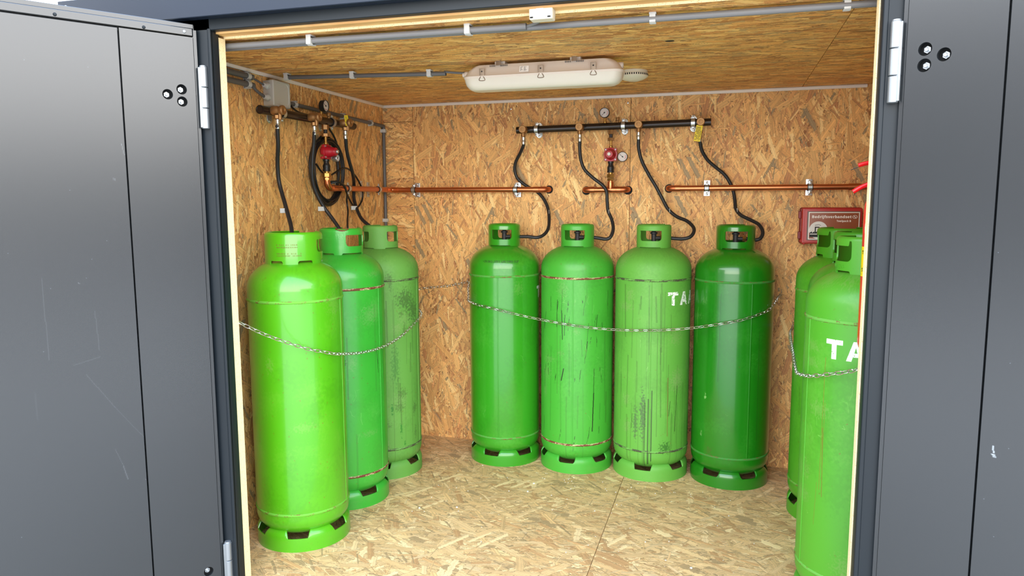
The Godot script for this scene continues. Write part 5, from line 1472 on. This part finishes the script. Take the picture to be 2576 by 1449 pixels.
# ------------------------------------------------------------------ safety equipment
func make_safety() -> void:
	# first aid kit on the back wall
	var k := thing("first_aid_kit", "red first aid case with brown Bedrijfsverbandset label on the back wall", "first aid kit", Vector3(2.283, 1.198, 0.0))
	part(k, "case_back", block(0.262, 0.168, 0.045, 0.006, 0.008), M.kit_dark, Vector3(0, 0, 0.0225))
	part(k, "case_front", block(0.258, 0.166, 0.035, 0.005, 0.008), M.kit, Vector3(0.004, 0, 0.057))
	part(k, "front_rim", block(0.24, 0.15, 0.004, 0.0015, 0.004), M.kit, Vector3(0.006, 0, 0.075))
	for y in [0.05, -0.045]: part(k, "hinge", block(0.014, 0.034, 0.02, 0.002, 0.003), M.kit_dark, Vector3(-0.131, y, 0.042))
	part(k, "corner_guard", block(0.03, 0.03, 0.03, 0.004, 0.006), M.kit, Vector3(-0.112, -0.07, 0.056), Basis(Vector3.BACK, PI / 4))
	var lb := part(k, "label_plate", block(0.224, 0.134, 0.002, 0.0005, 0.001), M.kit_grey, Vector3(0.010, 0, 0.0775))
	part(lb, "white_border", block(0.216, 0.126, 0.0006, 0.0001, 0.0005), M.print_white, Vector3(0.002, 0, 0.0012))
	part(lb, "brown_field", block(0.209, 0.119, 0.0006, 0.0001, 0.0005), M.kit_label, Vector3(0.002, 0, 0.0017))
	part(lb, "picture_disc", lathe([[0.04, 0], [0.04, 0.0004], [0.0, 0.0004]], 40), M.white, Vector3(-0.0625, -0.0195, 0.0019), along(Vector3.BACK))
	var fac := MB.new()
	fac.box(Vector3(-0.100, -0.052, 0.0022), Vector3(-0.03, -0.040, 0.0026))
	fac.box(Vector3(-0.100, -0.036, 0.0022), Vector3(-0.03, -0.032, 0.0026))
	for i in 3:
		var x := -0.100 + i * 0.011
		fac.tri(Vector3(x, -0.033, 0.0026), Vector3(x + 0.010, -0.033, 0.0026), Vector3(x + 0.010, -0.025, 0.0026))
	fac.box(Vector3(-0.078, -0.033, 0.0022), Vector3(-0.073, -0.006, 0.0026))
	fac.box(Vector3(-0.078, -0.009, 0.0022), Vector3(-0.058, -0.004, 0.0026))
	fac.quad(Vector3(-0.078, 0.001, 0.0026), Vector3(-0.062, 0.005, 0.0026), Vector3(-0.062, 0.0068, 0.0026), Vector3(-0.078, 0.003, 0.0026))
	fac.quad(Vector3(-0.062, 0.005, 0.0026), Vector3(-0.052, 0.0, 0.0026), Vector3(-0.052, 0.002, 0.0026), Vector3(-0.062, 0.0068, 0.0026))
	part(lb, "factory_picture", fac.mesh(), M.print_black)
	part(lb, "lettering", text_mesh("Bedrijfsverbandset", 0.0125, 0.0004, 900), M.print_white, Vector3(-0.0085, 0.0415, 0.0022), Basis.from_scale(Vector3(1.06, 1, 1)))
	part(lb, "lettering", text_mesh("Toolpack B", 0.0085, 0.0004, 800), M.print_white, Vector3(0.044, 0.0225, 0.0022))
	var ring := MB.new()
	for i in 24:
		var a := TAU * i / 24
		var b := TAU * (i + 1) / 24
		var p := Vector3(cos(a) * 0.0105, sin(a) * 0.0078, 0)
		var q := Vector3(cos(b) * 0.0105, sin(b) * 0.0078, 0)
		ring.quad(p * 0.82, p, q, q * 0.82)
	ring.box(Vector3(-0.004, -0.001, -0.0002), Vector3(-0.0005, 0.004, 0.0))
	ring.box(Vector3(0.0005, -0.005, -0.0002), Vector3(0.004, 0.0, 0.0))
	part(lb, "round_mark", ring.mesh(), M.print_white, Vector3(0.090, 0.0415, 0.0022))
	# fire extinguisher behind the right jamb
	var e := thing("fire_extinguisher", "red fire extinguisher with yellow label peeking out behind the right door jamb", "fire extinguisher", Vector3(2.254, 0.905, 1.545))
	var im := Image.create_empty(512, 512, false, Image.FORMAT_RGBA8)
	im.fill(rgb(206, 26, 30))
	rng.seed = 61
	var px := func(phi: float) -> int: return int((0.5 + phi / 360.0) * 512)
	var py := func(h: float) -> int: return int((1.0 - h / 0.5) * 512)
	im.fill_rect(Rect2i(px.call(-120), py.call(0.286), px.call(20) - px.call(-120), py.call(0.205) - py.call(0.286)), rgb(240, 206, 20))
	for i in 60:
		var x := rng.randi_range(px.call(-118), px.call(10))
		var y := rng.randi_range(py.call(0.282), py.call(0.21))
		im.fill_rect(Rect2i(x, y, rng.randi_range(3, 9), 1), rgb(70, 60, 20))
	for q in [[-84, 0.276], [-84, 0.228], [-60, 0.276], [-60, 0.228]]:
		im.fill_rect(Rect2i(px.call(q[0]), py.call(q[1]), 7, 5), rgb(20, 20, 16))
		im.fill_rect(Rect2i(px.call(q[0]) + 2, py.call(q[1]) + 6, 4, 5), rgb(20, 20, 16))
	var cx := float(px.call(-52))
	var cy := float(py.call(0.335))
	for y in range(-46, 47):
		for x in range(-40, 41):
			var d := Vector2(x * 1.15, y).length()
			if (d < 44 and d > 41) or (d < 30 and d > 28) or (d >= 31 and d <= 40 and rng.randf() < 0.4) or (abs(x) < 3 and d < 26) or (abs(y) < 3 and d < 26): im.set_pixel(int(cx) + x, int(cy) + y, rgb(240, 220, 220))
	part(e, "tank", lathe([[0.0, 0.0], [0.06, 0.0], [0.07, 0.006], [0.074, 0.02], [0.074, 0.38], [0.072, 0.40], [0.064, 0.424], [0.05, 0.442], [0.03, 0.454], [0.018, 0.458], [0.018, 0.475]], 44, 35.0, 0.5), mat(Color.WHITE, 0.25, 0.0, ImageTexture.create_from_image(im)))
	part(e, "valve_block", block(0.04, 0.045, 0.035, 0.003, 0.004), M.brass_dull, Vector3(0, 0.49, 0))
	part(e, "carrying_handle", tube(smooth_path([Vector3(0.02, 0.478, 0), Vector3(-0.02, 0.478, 0), Vector3(-0.05, 0.462, 0), Vector3(-0.085, 0.446, 0), Vector3(-0.104, 0.434, 0)], 0.008), 0.0062, 10), M.red_gloss)
	part(e, "squeeze_lever", tube(smooth_path([Vector3(0.02, 0.516, 0), Vector3(-0.02, 0.516, 0), Vector3(-0.06, 0.513, 0), Vector3(-0.094, 0.505, 0)], 0.008), 0.006, 10), M.red_gloss)
	part(e, "pull_pin", rod(Vector3(-0.088, 0.503, 0), Vector3(-0.112, 0.493, 0), 0.0011, 6), M.iron)
	part(e, "wall_bracket", block(0.05, 0.3, 0.026, 0.002, 0.003), M.iron, Vector3(0, 0.25, 0.088))
	part(e, "hose", tube(smooth_path([Vector3(0.02, 0.49, 0), Vector3(0.07, 0.48, 0), Vector3(0.09, 0.4, 0), Vector3(0.092, 0.2, 0), Vector3(0.09, 0.1, 0)], 0.01), 0.008, 10), M.rubber)

func make_bits() -> void:
	var n := 0
	var where := ["small screw head high on the back wall, left of the manifold", "small screw head high on the back wall, beside the panel joint"]
	for p in [Vector3(0.729, 1.793, 0), Vector3(1.335, 1.8, 0)]:
		var s := thing("screw", where[n], "screw", p, "screws of the back wall")
		part(s, "head", lathe([[0.0052, 0], [0.0052, 0.0008], [0.004, 0.0016], [0.002, 0.0016], [0.0015, 0.0008], [0.0, 0.0008]], 12), M.steel_bright, Vector3.ZERO, along(Vector3.BACK))
		n += 1
	rng.seed = 71
	var mb := MB.new()
	for i in 110:
		var p := Vector3(rng.randf_range(0.5, 2.0), 0, rng.randf_range(0.3, 1.25))
		if i > 70: p = Vector3(rng.randf_range(0.9, 1.75), 0, rng.randf_range(0.385, 0.55))
		var s := rng.randf_range(0.0012, 0.0032)
		if i % 23 == 0: s = 0.005
		var r := []
		for q in [[0.7, 0.0], [1.0, 0.4], [0.8, 0.9], [0.001, 1.1]]:
			var ring := PackedVector3Array()
			for j in 5: ring.append(p + Vector3(sin(TAU * j / 5 + i) * q[0] * s * (0.8 + 0.4 * fmod(i * 0.37 + j * 0.61, 1.0)), q[1] * s, cos(TAU * j / 5 + i) * q[0] * s))
			r.append(ring)
		mb.rings(r, false, 30.0)
	var c := MeshInstance3D.new()
	c.name = "foam_crumbs"
	c.mesh = mb.mesh()
	c.material_override = M.white
	add_child(c)
	c.set_meta("kind", "stuff")
	c.set_meta("label", "white foam crumbs scattered over the strand board floor")
	c.set_meta("category", "crumbs")

func _ready() -> void:
	make_view()
	make_materials()
	make_room()
	make_doors()
	make_bottles()
	make_manifolds()
	make_regulator(Vector3(1.262, 1.40, 0.06), Vector3.BACK, "dark red gas regulator with side gauge below the back manifold", true)
	make_regulator(Vector3(0.06, 1.40, 0.715), Vector3.RIGHT, "red gas regulator in front of the cable coil on the left wall", false)
	make_copper()
	make_hoses()
	warning_tag(Vector3(1.688, 1.668, 0.112), Basis(Vector3.BACK, -0.16), "yellow warning tag hanging from the rightmost valve of the back manifold")
	warning_tag(Vector3(0.112, 1.716, 0.617), Basis(Vector3.UP, 0.9) * Basis(Vector3.BACK, 0.15) * Basis.from_scale(Vector3.ONE * 0.62), "yellow warning tag on the far valve of the left manifold")
	make_chains()
	make_electrics()
	make_safety()
	make_bits()
